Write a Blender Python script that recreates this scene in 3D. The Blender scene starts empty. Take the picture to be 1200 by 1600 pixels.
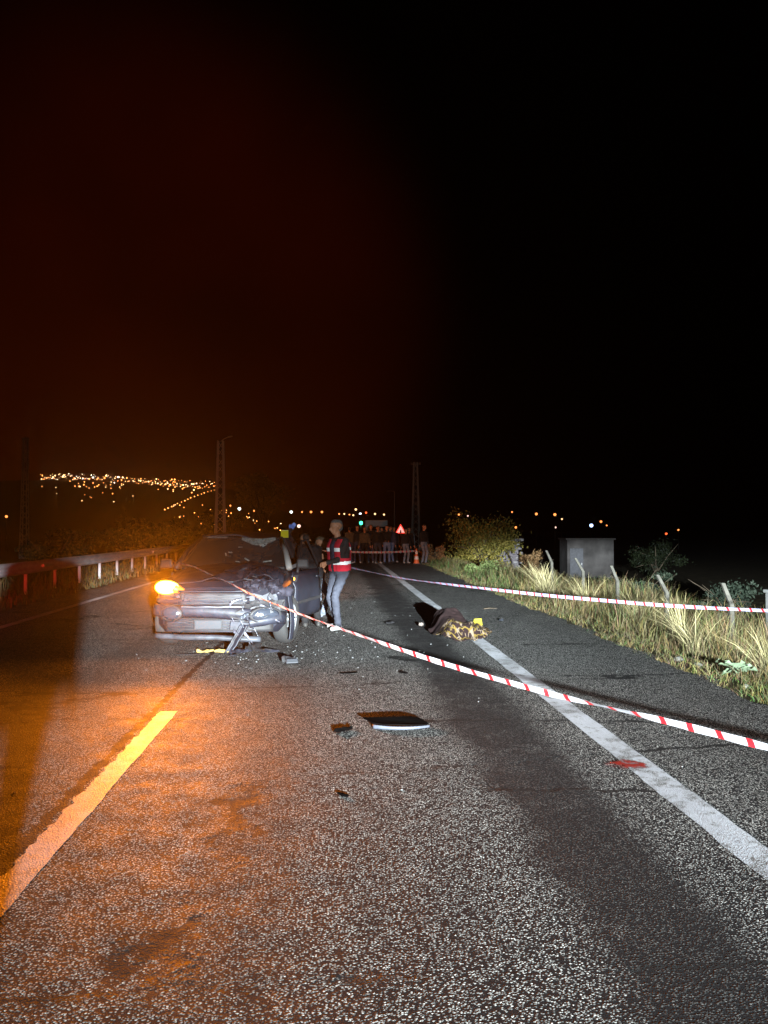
import bpy, bmesh, math, random
import numpy as np
from mathutils import Vector, Matrix, noise as mnoise
R = math.radians
random.seed(7)
rng = np.random.default_rng(7)
sc = bpy.context.scene
C = sc.collection

# ------------------------------------------------------------------ camera
# road runs along +Y, X to the right, z = 0 is the asphalt, metres
F_PX = 1180.0                                   # focal length in pixels of a 1200 x 1600 frame
cam_d = bpy.data.cameras.new('camera')
cam_d.sensor_fit = 'VERTICAL'
cam_d.sensor_height = 36.0
cam_d.lens = F_PX / 1600.0 * 36.0
cam_d.clip_start = 0.05
cam_d.clip_end = 4000
cam = bpy.data.objects.new('camera', cam_d)
C.objects.link(cam)
cam.location = (0, 0, 1.6)
cam.rotation_euler = (R(90 + 1.26), 0, R(-3.78))
sc.camera = cam

# ------------------------------------------------------------------ night sky
w = bpy.data.worlds.new('World')
sc.world = w
w.use_nodes = True
nt = w.node_tree
nt.nodes.clear()
out = nt.nodes.new('ShaderNodeOutputWorld')
bg = nt.nodes.new('ShaderNodeBackground')
sky = nt.nodes.new('ShaderNodeTexSky')
sky.sky_type = 'NISHITA'
sky.sun_disc = False
sky.sun_elevation = R(-5)
sky.sun_rotation = R(190)
bg.inputs['Strength'].default_value = 0.006
nt.links.new(sky.outputs[0], bg.inputs[0])
# red glare veil painted into the sky, fading with angle from one direction
tc = nt.nodes.new('ShaderNodeTexCoord')
dotn = nt.nodes.new('ShaderNodeVectorMath'); dotn.operation = 'DOT_PRODUCT'
dotn.inputs[1].default_value = Vector((-0.24, 0.94, 0.24)).normalized()
nt.links.new(tc.outputs['Generated'], dotn.inputs[0])
mr = nt.nodes.new('ShaderNodeMapRange'); mr.interpolation_type = 'SMOOTHERSTEP'
mr.inputs[1].default_value = 0.90; mr.inputs[2].default_value = 1.0
mr.inputs[3].default_value = 0.0; mr.inputs[4].default_value = 0.0125
nt.links.new(dotn.outputs['Value'], mr.inputs[0])
bg2 = nt.nodes.new('ShaderNodeBackground')
bg2.inputs['Color'].default_value = (1, 0.075, 0.004, 1)
hz = nt.nodes.new('ShaderNodeTexNoise'); hz.inputs['Scale'].default_value = 3.2; hz.inputs['Detail'].default_value = 5
nt.links.new(tc.outputs['Generated'], hz.inputs['Vector'])
hm = nt.nodes.new('ShaderNodeMapRange'); hm.inputs[1].default_value = .3; hm.inputs[2].default_value = .7; hm.inputs[3].default_value = .62; hm.inputs[4].default_value = 1.25
nt.links.new(hz.outputs['Fac'], hm.inputs[0])
hx = nt.nodes.new('ShaderNodeMath'); hx.operation = 'MULTIPLY'
nt.links.new(mr.outputs[0], hx.inputs[0]); nt.links.new(hm.outputs[0], hx.inputs[1])
nt.links.new(hx.outputs[0], bg2.inputs['Strength'])
add = nt.nodes.new('ShaderNodeAddShader')
nt.links.new(bg.outputs[0], add.inputs[0]); nt.links.new(bg2.outputs[0], add.inputs[1])
nt.links.new(add.outputs[0], out.inputs['Surface'])

# ------------------------------------------------------------------ lamps behind the camera
# low-beam headlamp of the vehicle parked behind the photographer: cut-off just below the horizon
HEAD_POS = Vector((1.75, -6.4, 1.75))
def headlamp():
    l = bpy.data.lights.new('headlamp_light', 'SPOT')
    l.energy = 165000; l.color = (0.84, 0.95, 0.99)
    l.spot_size = R(110); l.spot_blend = 0.5; l.shadow_soft_size = 0.09
    o = bpy.data.objects.new('headlamp_light', l); C.objects.link(o)
    o.location = HEAD_POS
    o.rotation_euler = (R(90 - 4), 0, R(2))
    l.use_nodes = True
    t = l.node_tree
    em = [n for n in t.nodes if n.type == 'EMISSION'][0]
    g = t.nodes.new('ShaderNodeNewGeometry')
    s = t.nodes.new('ShaderNodeSeparateXYZ')
    t.links.new(g.outputs['Incoming'], s.inputs[0])
    ramp = t.nodes.new('ShaderNodeFloatCurve')
    m = t.nodes.new('ShaderNodeMapRange')           # world z of the ray: -0.2 .. 0.2 -> 0 .. 1
    m.inputs[1].default_value = -0.2; m.inputs[2].default_value = 0.2
    m.clamp = True
    def kick(a, b, amount):
        k = t.nodes.new('ShaderNodeMapRange'); k.interpolation_type = 'SMOOTHSTEP'
        k.inputs[1].default_value = a; k.inputs[2].default_value = b; k.inputs[3].default_value = 0; k.inputs[4].default_value = amount
        t.links.new(s.outputs['X'], k.inputs[0]); return k.outputs[0]
    sub = t.nodes.new('ShaderNodeMath'); sub.operation = 'SUBTRACT'
    t.links.new(s.outputs['Z'], sub.inputs[0]); t.links.new(kick(.03, .15, .030), sub.inputs[1])
    sub2 = t.nodes.new('ShaderNodeMath'); sub2.operation = 'SUBTRACT'
    t.links.new(sub.outputs[0], sub2.inputs[0]); t.links.new(kick(-.2, -.32, .014), sub2.inputs[1])
    t.links.new(sub2.outputs[0], m.inputs[0])
    t.links.new(m.outputs[0], ramp.inputs['Value'])
    c = ramp.mapping.curves[0]
    pts = [(0.0, 0.17), (0.08, 0.225), (0.18, 0.42), (0.26, 0.74), (0.315, 1.0), (0.350, 1.0), (0.368, 0.60), (0.388, 0.17), (0.415, 0.06), (0.50, 0.04), (0.62, 0.03), (1.0, 0.02)]
    c.points[0].location = pts[0]; c.points[1].location = pts[-1]
    for p in pts[1:-1]: c.points.new(*p)
    for p in c.points: p.handle_type = 'VECTOR'
    ramp.mapping.update()
    side = t.nodes.new('ShaderNodeMapRange'); side.interpolation_type = 'SMOOTHSTEP'
    side.inputs[1].default_value = -.42; side.inputs[2].default_value = -.06; side.inputs[3].default_value = .34; side.inputs[4].default_value = 1.0
    t.links.new(s.outputs['X'], side.inputs[0])
    mul = t.nodes.new('ShaderNodeMath'); mul.operation = 'MULTIPLY'
    t.links.new(ramp.outputs[0], mul.inputs[0]); t.links.new(side.outputs[0], mul.inputs[1])
    t.links.new(mul.outputs[0], em.inputs['Strength'])
    return o
headlamp()
# unseen red spot, added to redden the guardrail
tl = bpy.data.lights.new('red_rail_light', 'SPOT')
tl.energy = 7000; tl.color = (1, 0.03, 0.02); tl.spot_size = R(17); tl.spot_blend = 1.0; tl.shadow_soft_size = 0.06
tlo = bpy.data.objects.new('red_rail_light', tl); C.objects.link(tlo)
tlo.location = (-4.6, -2.0, 0.95)
tlo.rotation_euler = (Vector((-7.66, 23, 0.75)) - Vector((-4.6, -2.0, 0.95))).to_track_quat('-Z', 'Y').to_euler()

vs = sc.view_settings
vs.view_transform = 'Standard'; vs.look = 'None'; vs.exposure = 0.0; vs.gamma = 1.0
sc.render.engine = 'CYCLES'
cy = sc.cycles
cy.use_denoising = True
cy.max_bounces = 3; cy.diffuse_bounces = 1; cy.glossy_bounces = 2; cy.transmission_bounces = 3; cy.volume_bounces = 0
cy.transparent_max_bounces = 8
cy.sample_clamp_indirect = 4.0
cy.caustics_reflective = False; cy.caustics_refractive = False

# ================================================================== helpers
def col4(c): return (c[0], c[1], c[2], 1.0)
MATS = {}
def mat(name, col, rough=0.7, metal=0.0, spec=0.4, noise=0.0, nscale=8.0, bump=0.0, bscale=40.0, emit=None, estr=0.0, trans=0.0, sheen=0.0):
    if name in MATS: return MATS[name]
    m = bpy.data.materials.new(name); m.use_nodes = True
    t = m.node_tree; p = t.nodes['Principled BSDF']
    p.inputs['Base Color'].default_value = col4(col)
    p.inputs['Roughness'].default_value = rough
    p.inputs['Metallic'].default_value = metal
    p.inputs['Specular IOR Level'].default_value = spec
    p.inputs['Transmission Weight'].default_value = trans
    if noise or bump:
        tcn = t.nodes.new('ShaderNodeTexCoord')
    if noise:
        n = t.nodes.new('ShaderNodeTexNoise'); n.inputs['Scale'].default_value = nscale; n.inputs['Detail'].default_value = 5
        t.links.new(tcn.outputs['Object'], n.inputs['Vector'])
        mx = t.nodes.new('ShaderNodeMix'); mx.data_type = 'RGBA'
        mx.inputs[6].default_value = col4([c * (1 - noise) for c in col])
        mx.inputs[7].default_value = col4([min(1, c * (1 + noise)) for c in col])
        mp = t.nodes.new('ShaderNodeMapRange'); mp.inputs[1].default_value = 0.3; mp.inputs[2].default_value = 0.7
        t.links.new(n.outputs['Fac'], mp.inputs[0]); t.links.new(mp.outputs[0], mx.inputs[0])
        t.links.new(mx.outputs[2], p.inputs['Base Color'])
    if bump:
        n = t.nodes.new('ShaderNodeTexNoise'); n.inputs['Scale'].default_value = bscale; n.inputs['Detail'].default_value = 4
        t.links.new(tcn.outputs['Object'], n.inputs['Vector'])
        b = t.nodes.new('ShaderNodeBump'); b.inputs['Strength'].default_value = bump; b.inputs['Distance'].default_value = 0.02
        t.links.new(n.outputs['Fac'], b.inputs['Height']); t.links.new(b.outputs[0], p.inputs['Normal'])
    if emit:
        p.inputs['Emission Color'].default_value = col4(emit); p.inputs['Emission Strength'].default_value = estr
        m.cycles.emission_sampling = 'NONE'
    MATS[name] = m
    return m

def attr_mat(name, rough=0.8, emit=0.0, trans=0.0):
    """material whose colour is the per-vertex colour of the mesh (blade, leaf or lamp colour)"""
    m = bpy.data.materials.new(name); m.use_nodes = True
    t = m.node_tree; p = t.nodes['Principled BSDF']
    a = t.nodes.new('ShaderNodeAttribute'); a.attribute_name = 'Col'
    p.inputs['Roughness'].default_value = rough
    p.inputs['Specular IOR Level'].default_value = 0.2
    t.links.new(a.outputs['Color'], p.inputs['Base Color'])
    if emit:
        p.inputs['Base Color'].default_value = (0, 0, 0, 1)
        t.links.new(a.outputs['Color'], p.inputs['Emission Color'])
        p.inputs['Emission Strength'].default_value = emit
        m.cycles.emission_sampling = 'NONE'
    MATS[name] = m
    return m

def link(name, me, m, parent=None, loc=None, rot=None):
    o = bpy.data.objects.new(name, me); C.objects.link(o)
    if m is not None and not me.materials:
        for k in (m if isinstance(m, (list, tuple)) else [m]): me.materials.append(k)
    if parent is not None: o.parent = parent
    if loc is not None: o.location = loc
    if rot is not None: o.rotation_euler = rot
    return o

def tag(o, label=None, cat=None, group=None, kind=None):
    if label: o['label'] = label
    if cat: o['category'] = cat
    if group: o['group'] = group
    if kind: o['kind'] = kind
    return o

def thing(name, label, cat, loc=(0, 0, 0), rz=0.0, group=None):
    o = bpy.data.objects.new(name, None); C.objects.link(o)
    o.empty_display_size = 0.1
    o.location = loc; o.rotation_euler = (0, 0, rz)
    return tag(o, label, cat, group)

class MB:
    """collects shapes into one mesh"""
    def __init__(s): s.v = []; s.f = []; s.smooth = []
    def add(s, vs, fs, smooth=False):
        b = len(s.v); s.v += [tuple(v) for v in vs]
        s.f += [tuple(b + i for i in f) for f in fs]; s.smooth += [smooth] * len(fs)
        return s
    def box(s, c, d, rot=None, taper=1.0):
        x, y, z = d[0] / 2, d[1] / 2, d[2] / 2
        vs = [Vector((sx * x * (taper if sz > 0 else 1), sy * y * (taper if sz > 0 else 1), sz * z)) for sz in (-1, 1) for sy in (-1, 1) for sx in (-1, 1)]
        if rot is not None: vs = [rot @ v for v in vs]
        c = Vector(c)
        return s.add([v + c for v in vs], [(0, 2, 3, 1), (4, 5, 7, 6), (0, 1, 5, 4), (2, 6, 7, 3), (0, 4, 6, 2), (1, 3, 7, 5)])
    def bar(s, a, b, wd, th=None, roll=0.0):
        a = Vector(a); b = Vector(b); d = b - a
        q = d.to_track_quat('Z', 'Y').to_matrix() @ Matrix.Rotation(roll, 3, 'Z')
        return s.box((a + b) / 2, (wd, th or wd, d.length), q)
    def tube(s, pts, rad, n=10, cap=True):
        pts = [Vector(p) for p in pts]
        if not isinstance(rad, (list, tuple)): rad = [rad] * len(pts)
        vs, fs = [], []
        up = Vector((0.13, 0.21, 0.97)).normalized()
        prev = None
        for i, p in enumerate(pts):
            d = (pts[min(i + 1, len(pts) - 1)] - pts[max(i - 1, 0)]).normalized()
            if prev is None:
                x = d.orthogonal().normalized()
            else:
                x = (prev - d * prev.dot(d)).normalized()
            prev = x; y = d.cross(x)
            for k in range(n):
                a = 2 * math.pi * k / n
                vs.append(p + (x * math.cos(a) + y * math.sin(a)) * rad[i])
        for i in range(len(pts) - 1):
            for k in range(n):
                fs.append((i * n + k, i * n + (k + 1) % n, (i + 1) * n + (k + 1) % n, (i + 1) * n + k))
        if cap:
            fs.append(tuple(range(n - 1, -1, -1))); fs.append(tuple(range((len(pts) - 1) * n, len(pts) * n)))
        return s.add(vs, fs, True)
    def lathe(s, prof, n=24, axis='Z', c=(0, 0, 0), smooth=True):
        vs, fs = [], []
        for r, h in prof:
            for k in range(n):
                a = 2 * math.pi * k / n; u, v = r * math.cos(a), r * math.sin(a)
                p = (u, v, h) if axis == 'Z' else ((h, u, v) if axis == 'X' else (u, h, v))
                vs.append(Vector(p) + Vector(c))
        for i in range(len(prof) - 1):
            for k in range(n): fs.append((i * n + k, i * n + (k + 1) % n, (i + 1) * n + (k + 1) % n, (i + 1) * n + k))
        return s.add(vs, fs, smooth)
    def grid(s, fn, nu, nv, smooth=True):
        vs = [fn(i / nu, j / nv) for j in range(nv + 1) for i in range(nu + 1)]
        fs = [(j * (nu + 1) + i, j * (nu + 1) + i + 1, (j + 1) * (nu + 1) + i + 1, (j + 1) * (nu + 1) + i) for j in range(nv) for i in range(nu)]
        return s.add(vs, fs, smooth)
    def mesh(s, name):
        me = bpy.data.meshes.new(name); me.from_pydata(s.v, [], s.f)
        me.polygons.foreach_set('use_smooth', s.smooth)
        bm = bmesh.new(); bm.from_mesh(me); bmesh.ops.recalc_face_normals(bm, faces=bm.faces); bm.to_mesh(me); bm.free()
        me.update()
        return me
    def build(s, name, m, parent=None, loc=None, rot=None, bevel=0.0, solid=0.0, sub=0):
        o = link(name, s.mesh(name), m, parent, loc, rot)
        if solid:
            k = o.modifiers.new('thickness', 'SOLIDIFY'); k.thickness = solid; k.offset = -1
        if bevel:
            k = o.modifiers.new('bevel', 'BEVEL'); k.width = bevel; k.segments = 2; k.limit_method = 'ANGLE'
        if sub:
            k = o.modifiers.new('sub', 'SUBSURF'); k.levels = sub; k.render_levels = sub
        return o

def np_mesh(name, verts, faces, cols=None):
    """fast mesh from numpy: verts (n,3), faces (m,k)"""
    me = bpy.data.meshes.new(name)
    k = faces.shape[1]
    me.vertices.add(len(verts)); me.vertices.foreach_set('co', verts.astype(np.float32).ravel())
    me.loops.add(faces.size); me.loops.foreach_set('vertex_index', faces.astype(np.int32).ravel())
    me.polygons.add(len(faces)); me.polygons.foreach_set('loop_start', np.arange(0, faces.size, k, dtype=np.int32))
    me.update(calc_edges=True)
    if cols is not None:
        a = me.color_attributes.new('Col', 'FLOAT_COLOR', 'POINT')
        c4 = np.ones((len(verts), 4), np.float32); c4[:, :3] = cols
        a.data.foreach_set('color', c4.ravel())
    return me

def copy_tree(o, parent=None):
    c = o.copy(); C.objects.link(c); c.parent = parent
    for ch in o.children: copy_tree(ch, c)
    return c

def smooth(a, b, x):
    t = np.clip((x - a) / (b - a), 0, 1)
    return t * t * (3 - 2 * t)

# ================================================================== terrain and road
def ground_z(X, Y):
    X = np.asarray(X, float); Y = np.asarray(Y, float)
    z = np.full(np.broadcast(X, Y).shape, -0.03)
    z = z - 0.47 * smooth(4.3, 6.3, X) - 0.9 * smooth(7.0, 13.0, X) - 1.2 * smooth(16, 60, X)
    z = z - 0.18 * smooth(-7.0, -9.0, X) - 2.3 * smooth(-9.5, -22, X)
    z = z + 0.05 * np.sin(X * 2.1 + Y * 1.3) * np.sin(Y * 1.7 - X * .6) * np.clip(smooth(4.2, 5.2, X) + smooth(-6.6, -8, X), 0, 1)
    # hill with the town on it
    ridge = 62 * smooth(-20, -140, X) * (0.92 + 0.08 * np.sin(X * 0.013)) + 6
    z = z + ridge * smooth(520, 1010, Y) * np.where(X < 60, 1.0, smooth(240, 60, X)) - 2.0 * smooth(80, 240, Y) * smooth(12, 30, np.abs(X))
    return z

def build_terrain():
    xs = np.unique(np.concatenate([np.linspace(-640, -40, 50), np.linspace(-40, -12, 20), np.linspace(-12, 16, 113), np.linspace(16, 40, 20), np.linspace(40, 640, 40)]))
    ys = np.unique(np.concatenate([np.linspace(-45, 2, 24), np.linspace(2, 42, 134), np.linspace(42, 140, 60), np.linspace(140, 1250, 90)]))
    X, Y = np.meshgrid(xs, ys)
    Z = ground_z(X, Y)
    v = np.stack([X, Y, Z], -1).reshape(-1, 3)
    nx = len(xs); i = np.arange(len(ys) - 1)[:, None] * nx + np.arange(nx - 1)[None, :]
    i = i.ravel(); f = np.stack([i, i + 1, i + nx + 1, i + nx], -1)
    me = np_mesh('ground', v, f)
    me.polygons.foreach_set('use_smooth', [True] * len(f))
    m = bpy.data.materials.new('dry_soil'); m.use_nodes = True; t = m.node_tree; p = t.nodes['Principled BSDF']
    p.inputs['Roughness'].default_value = 0.95; p.inputs['Specular IOR Level'].default_value = 0.1
    g = t.nodes.new('ShaderNodeNewGeometry')
    n1 = t.nodes.new('ShaderNodeTexNoise'); n1.inputs['Scale'].default_value = 1.6; n1.inputs['Detail'].default_value = 8; n1.inputs['Roughness'].default_value = .7
    t.links.new(g.outputs['Position'], n1.inputs['Vector'])
    r = t.nodes.new('ShaderNodeValToRGB')
    r.color_ramp.elements[0].position = .3; r.color_ramp.elements[0].color = (.035, .028, .018, 1)
    r.color_ramp.elements[1].position = .7; r.color_ramp.elements[1].color = (.13, .105, .065, 1)
    t.links.new(n1.outputs['Fac'], r.inputs[0]); t.links.new(r.outputs[0], p.inputs['Base Color'])
    n2 = t.nodes.new('ShaderNodeTexNoise'); n2.inputs['Scale'].default_value = 30; n2.inputs['Detail'].default_value = 6
    t.links.new(g.outputs['Position'], n2.inputs['Vector'])
    b = t.nodes.new('ShaderNodeBump'); b.inputs['Strength'].default_value = .8; b.inputs['Distance'].default_value = .03
    t.links.new(n2.outputs['Fac'], b.inputs['Height']); t.links.new(b.outputs[0], p.inputs['Normal'])
    tag(link('ground', me, m), kind='structure')
build_terrain()

def N(t, kind, **kw):
    n = t.nodes.new(kind)
    for k, v in kw.items(): setattr(n, k, v)
    return n
def mathn(t, op, a, b=None, c=None, clamp=False):
    n = t.nodes.new('ShaderNodeMath'); n.operation = op; n.use_clamp = clamp
    for i, x in enumerate((a, b, c)):
        if x is None: continue
        if isinstance(x, (int, float)): n.inputs[i].default_value = x
        else: t.links.new(x, n.inputs[i])
    return n.outputs[0]
def mrange(t, x, a, b, c=0.0, d=1.0, smoothm=True):
    n = t.nodes.new('ShaderNodeMapRange'); n.interpolation_type = 'SMOOTHSTEP' if smoothm else 'LINEAR'
    n.inputs[1].default_value = a; n.inputs[2].default_value = b; n.inputs[3].default_value = c; n.inputs[4].default_value = d
    t.links.new(x, n.inputs[0]); return n.outputs[0]
def mixc(t, fac, a, b):
    n = t.nodes.new('ShaderNodeMix'); n.data_type = 'RGBA'
    if isinstance(fac, (int, float)): n.inputs[0].default_value = fac
    else: t.links.new(fac, n.inputs[0])
    for i, x in ((6, a), (7, b)):
        if isinstance(x, tuple): n.inputs[i].default_value = x
        else: t.links.new(x, n.inputs[i])
    return n.outputs[2]

def asphalt_common(t):
    """returns (stone colour, height, position outputs) of a coarse chip-seal surface"""
    g = N(t, 'ShaderNodeNewGeometry')
    pos = g.outputs['Position']
    v1 = N(t, 'ShaderNodeTexVoronoi', feature='F1'); v1.inputs['Scale'].default_value = 92; v1.inputs['Randomness'].default_value = 1
    t.links.new(pos, v1.inputs['Vector'])
    v2 = N(t, 'ShaderNodeTexVoronoi', feature='F1'); v2.inputs['Scale'].default_value = 210
    t.links.new(pos, v2.inputs['Vector'])
    sep = N(t, 'ShaderNodeSeparateColor'); t.links.new(v1.outputs['Color'], sep.inputs[0])
    # proud chips: rounded cells, each of its own height
    chip = mrange(t, v1.outputs['Distance'], 0.1, 0.62, 1.0, 0.0)
    hgt = mathn(t, 'MULTIPLY', chip, mathn(t, 'MULTIPLY_ADD', sep.outputs[1], 0.9, 0.25))
    small = mrange(t, v2.outputs['Distance'], 0.1, 0.6, 1.0, 0.0)
    hgt = mathn(t, 'MULTIPLY_ADD', small, 0.22, hgt)
    return g, pos, sep, chip, hgt

def road_material():
    m = bpy.data.materials.new('asphalt'); m.use_nodes = True
    t = m.node_tree; p = t.nodes['Principled BSDF']
    g, pos, sep, chip, hgt = asphalt_common(t)
    xyz = N(t, 'ShaderNodeSeparateXYZ'); t.links.new(pos, xyz.inputs[0])
    ramp = N(t, 'ShaderNodeValToRGB')
    e = ramp.color_ramp.elements
    e[0].position = 0.0; e[0].color = (.085, .085, .081, 1)
    e[1].position = 1.0; e[1].color = (.60, .585, .55, 1)
    k = e.new(.45); k.color = (.255, .25, .237, 1)
    k = e.new(.8); k.color = (.41, .40, .375, 1)
    t.links.new(sep.outputs[0], ramp.inputs[0])
    bit = (.010, .010, .0105, 1)
    stone = mixc(t, mrange(t, chip, .08, .58), bit, ramp.outputs[0])
    # long wear: wheel tracks with bleeding bitumen, patches, stains
    big = N(t, 'ShaderNodeTexNoise'); big.inputs['Scale'].default_value = .9; big.inputs['Detail'].default_value = 6; big.inputs['Roughness'].default_value = .6
    t.links.new(pos, big.inputs['Vector'])
    med = N(t, 'ShaderNodeTexNoise'); med.inputs['Scale'].default_value = 4.5; med.inputs['Detail'].default_value = 6; med.inputs['Roughness'].default_value = .65
    t.links.new(pos, med.inputs['Vector'])
    wob = mathn(t, 'MULTIPLY_ADD', big.outputs['Fac'], .5, -.25)
    def track(xc, half):
        a = mathn(t, 'ABSOLUTE', mathn(t, 'ADD', mathn(t, 'SUBTRACT', xyz.outputs['X'], xc), wob))
        return mrange(t, a, half * .35, half, 1.0, 0.0)
    tr = mathn(t, 'MULTIPLY', track(1.30, .50), mrange(t, med.outputs['Fac'], .28, .55, .7, 1.0))
    tr2 = mathn(t, 'MULTIPLY', track(-.45, .36), .35)
    tr3 = mathn(t, 'MULTIPLY', track(-2.6, .4), .4)
    wear = mathn(t, 'MAXIMUM', tr, mathn(t, 'MAXIMUM', tr2, tr3))
    dark = mathn(t, 'MULTIPLY_ADD', mrange(t, big.outputs['Fac'], .35, .7), .24, mathn(t, 'MULTIPLY', wear, .95), clamp=True)
    c1 = mixc(t, dark, stone, mixc(t, .13, bit, stone))
    # seam crack beside the centre line, and thin cross cracks
    cn = N(t, 'ShaderNodeTexNoise'); cn.inputs['Scale'].default_value = 7; cn.inputs['Detail'].default_value = 8; cn.inputs['Roughness'].default_value = .7
    t.links.new(pos, cn.inputs['Vector'])
    cx = mathn(t, 'ABSOLUTE', mathn(t, 'ADD', mathn(t, 'ADD', xyz.outputs['X'], 1.575), mathn(t, 'MULTIPLY_ADD', cn.outputs['Fac'], .16, -.08)))
    cw = mrange(t, med.outputs['Fac'], .3, .65, .010, .050)
    crack = mathn(t, 'LESS_THAN', cx, cw)
    mp = N(t, 'ShaderNodeMapping'); mp.inputs['Scale'].default_value = (.22, 1.0, 1.0)
    t.links.new(pos, mp.inputs['Vector'])
    vc = N(t, 'ShaderNodeTexVoronoi', feature='DISTANCE_TO_EDGE'); vc.inputs['Scale'].default_value = .62
    wv = N(t, 'ShaderNodeVectorMath', operation='ADD'); t.links.new(mp.outputs[0], wv.inputs[0])
    sc_ = N(t, 'ShaderNodeVectorMath', operation='SCALE'); sc_.inputs['Scale'].default_value = .22
    t.links.new(med.outputs['Color'], sc_.inputs[0]); t.links.new(sc_.outputs[0], wv.inputs[1])
    t.links.new(wv.outputs[0], vc.inputs['Vector'])
    crack2 = mathn(t, 'MULTIPLY', mathn(t, 'LESS_THAN', vc.outputs['Distance'], .009), mrange(t, big.outputs['Fac'], .44, .56))
    cr = mathn(t, 'MAXIMUM', crack, crack2)
    c2 = mixc(t, cr, c1, (.012, .012, .012, 1))
    t.links.new(c2, p.inputs['Base Color'])
    rr = mrange(t, med.outputs['Fac'], .3, .7, .66, .82)
    t.links.new(mathn(t, 'MULTIPLY_ADD', wear, -.06, rr), p.inputs['Roughness'])
    p.inputs['Specular IOR Level'].default_value = .06
    p.inputs['Diffuse Roughness'].default_value = 1.0
    hh = mathn(t, 'SUBTRACT', mathn(t, 'MULTIPLY', hgt, mathn(t, 'MULTIPLY_ADD', wear, -.25, 1.0)), mathn(t, 'MULTIPLY', cr, 2.5))
    b = N(t, 'ShaderNodeBump'); b.inputs['Strength'].default_value = 1.0; b.inputs['Distance'].default_value = .0125
    t.links.new(hh, b.inputs['Height']); t.links.new(b.outputs[0], p.inputs['Normal'])
    return m

def paint_material(k=1.0, lo=.45):
    m = bpy.data.materials.new('road_paint'); m.use_nodes = True
    t = m.node_tree; p = t.nodes['Principled BSDF']
    g, pos, sep, chip, hgt = asphalt_common(t)
    n = N(t, 'ShaderNodeTexNoise'); n.inputs['Scale'].default_value = 9; n.inputs['Detail'].default_value = 8; n.inputs['Roughness'].default_value = .75
    t.links.new(pos, n.inputs['Vector'])
    n2 = N(t, 'ShaderNodeTexNoise'); n2.inputs['Scale'].default_value = 1.4; n2.inputs['Detail'].default_value = 3
    t.links.new(pos, n2.inputs['Vector'])
    wornn = mathn(t, 'ADD', n.outputs['Fac'], mathn(t, 'MULTIPLY', mathn(t, 'SUBTRACT', n2.outputs['Fac'], .5), .5))
    worn = mathn(t, 'MULTIPLY', mrange(t, wornn, lo, lo + .15), mrange(t, chip, .7, .25))
    base = mixc(t, mrange(t, n.outputs['Fac'], .3, .7), (.17 * k, .175 * k, .19 * k, 1), (.28 * k, .285 * k, .30 * k, 1))
    t.links.new(mixc(t, worn, base, (.06, .06, .058, 1)), p.inputs['Base Color'])
    p.inputs['Roughness'].default_value = .6
    p.inputs['Diffuse Roughness'].default_value = 1.0
    b = N(t, 'ShaderNodeBump'); b.inputs['Strength'].default_value = .8; b.inputs['Distance'].default_value = .006
    t.links.new(hgt, b.inputs['Height']); t.links.new(b.outputs[0], p.inputs['Normal'])
    return m
ROAD = road_material(); PAINT = paint_material(); DASHPAINT = paint_material(.62, .40)  # dash copy: more worn, its colour also dimmed to offset strong lamplight

def strip(name, x0, x1, y0, y1, z, m, seg=0.12, rag=0.0, ragl=1.0, parent=None, sd=0.0, x0fn=None, x1fn=None):
    """road sheet with uneven sides"""
    ny = max(1, int((y1 - y0) / seg)); vs = []; fs = []
    for j in range(ny + 1):
        y = y0 + (y1 - y0) * j / ny
        a = x0 + (rag * mnoise.noise((y * 2.3, sd, 1.7)) + ragl * rag * .6 * (mnoise.noise((y * 9.1, sd + 4, .3)) + (ragl > 1) * mnoise.noise((y * 23, sd, 8.3))) if rag else 0)
        b = x1 + (rag * mnoise.noise((y * 2.1, sd + 9, 5.2)) + rag * .6 * mnoise.noise((y * 8.7, sd + 2, 3.3)) if rag else 0)
        vs += [(a, y, z), (b, y, z)]
    fs = [(2 * j, 2 * j + 1, 2 * j + 3, 2 * j + 2) for j in range(ny)]
    me = bpy.data.meshes.new(name); me.from_pydata(vs, [], fs)
    return link(name, me, m, parent)

road = tag(strip('road', -6.35, 3.98, -45, 420, 0.0, ROAD, seg=.25, rag=.22), kind='structure')
tag(strip('edge_line', 1.96, 2.165, -45, 300, .004, PAINT, rag=.012, sd=3), kind='structure')
tag(strip('edge_line', -5.46, -5.30, -45, 300, .004, PAINT, rag=.012, sd=5), kind='structure')
for k, (a, b) in enumerate([(-9.2, -5.2), (2.3, 6.75), (14.3, 18.6), (26.3, 30.6), (38.3, 42.6)]):
    tag(strip('centre_dash', -1.52, -1.365, a, b, .004, DASHPAINT, rag=.012, ragl=3.2, sd=11 + k, seg=.025), kind='structure')

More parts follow.
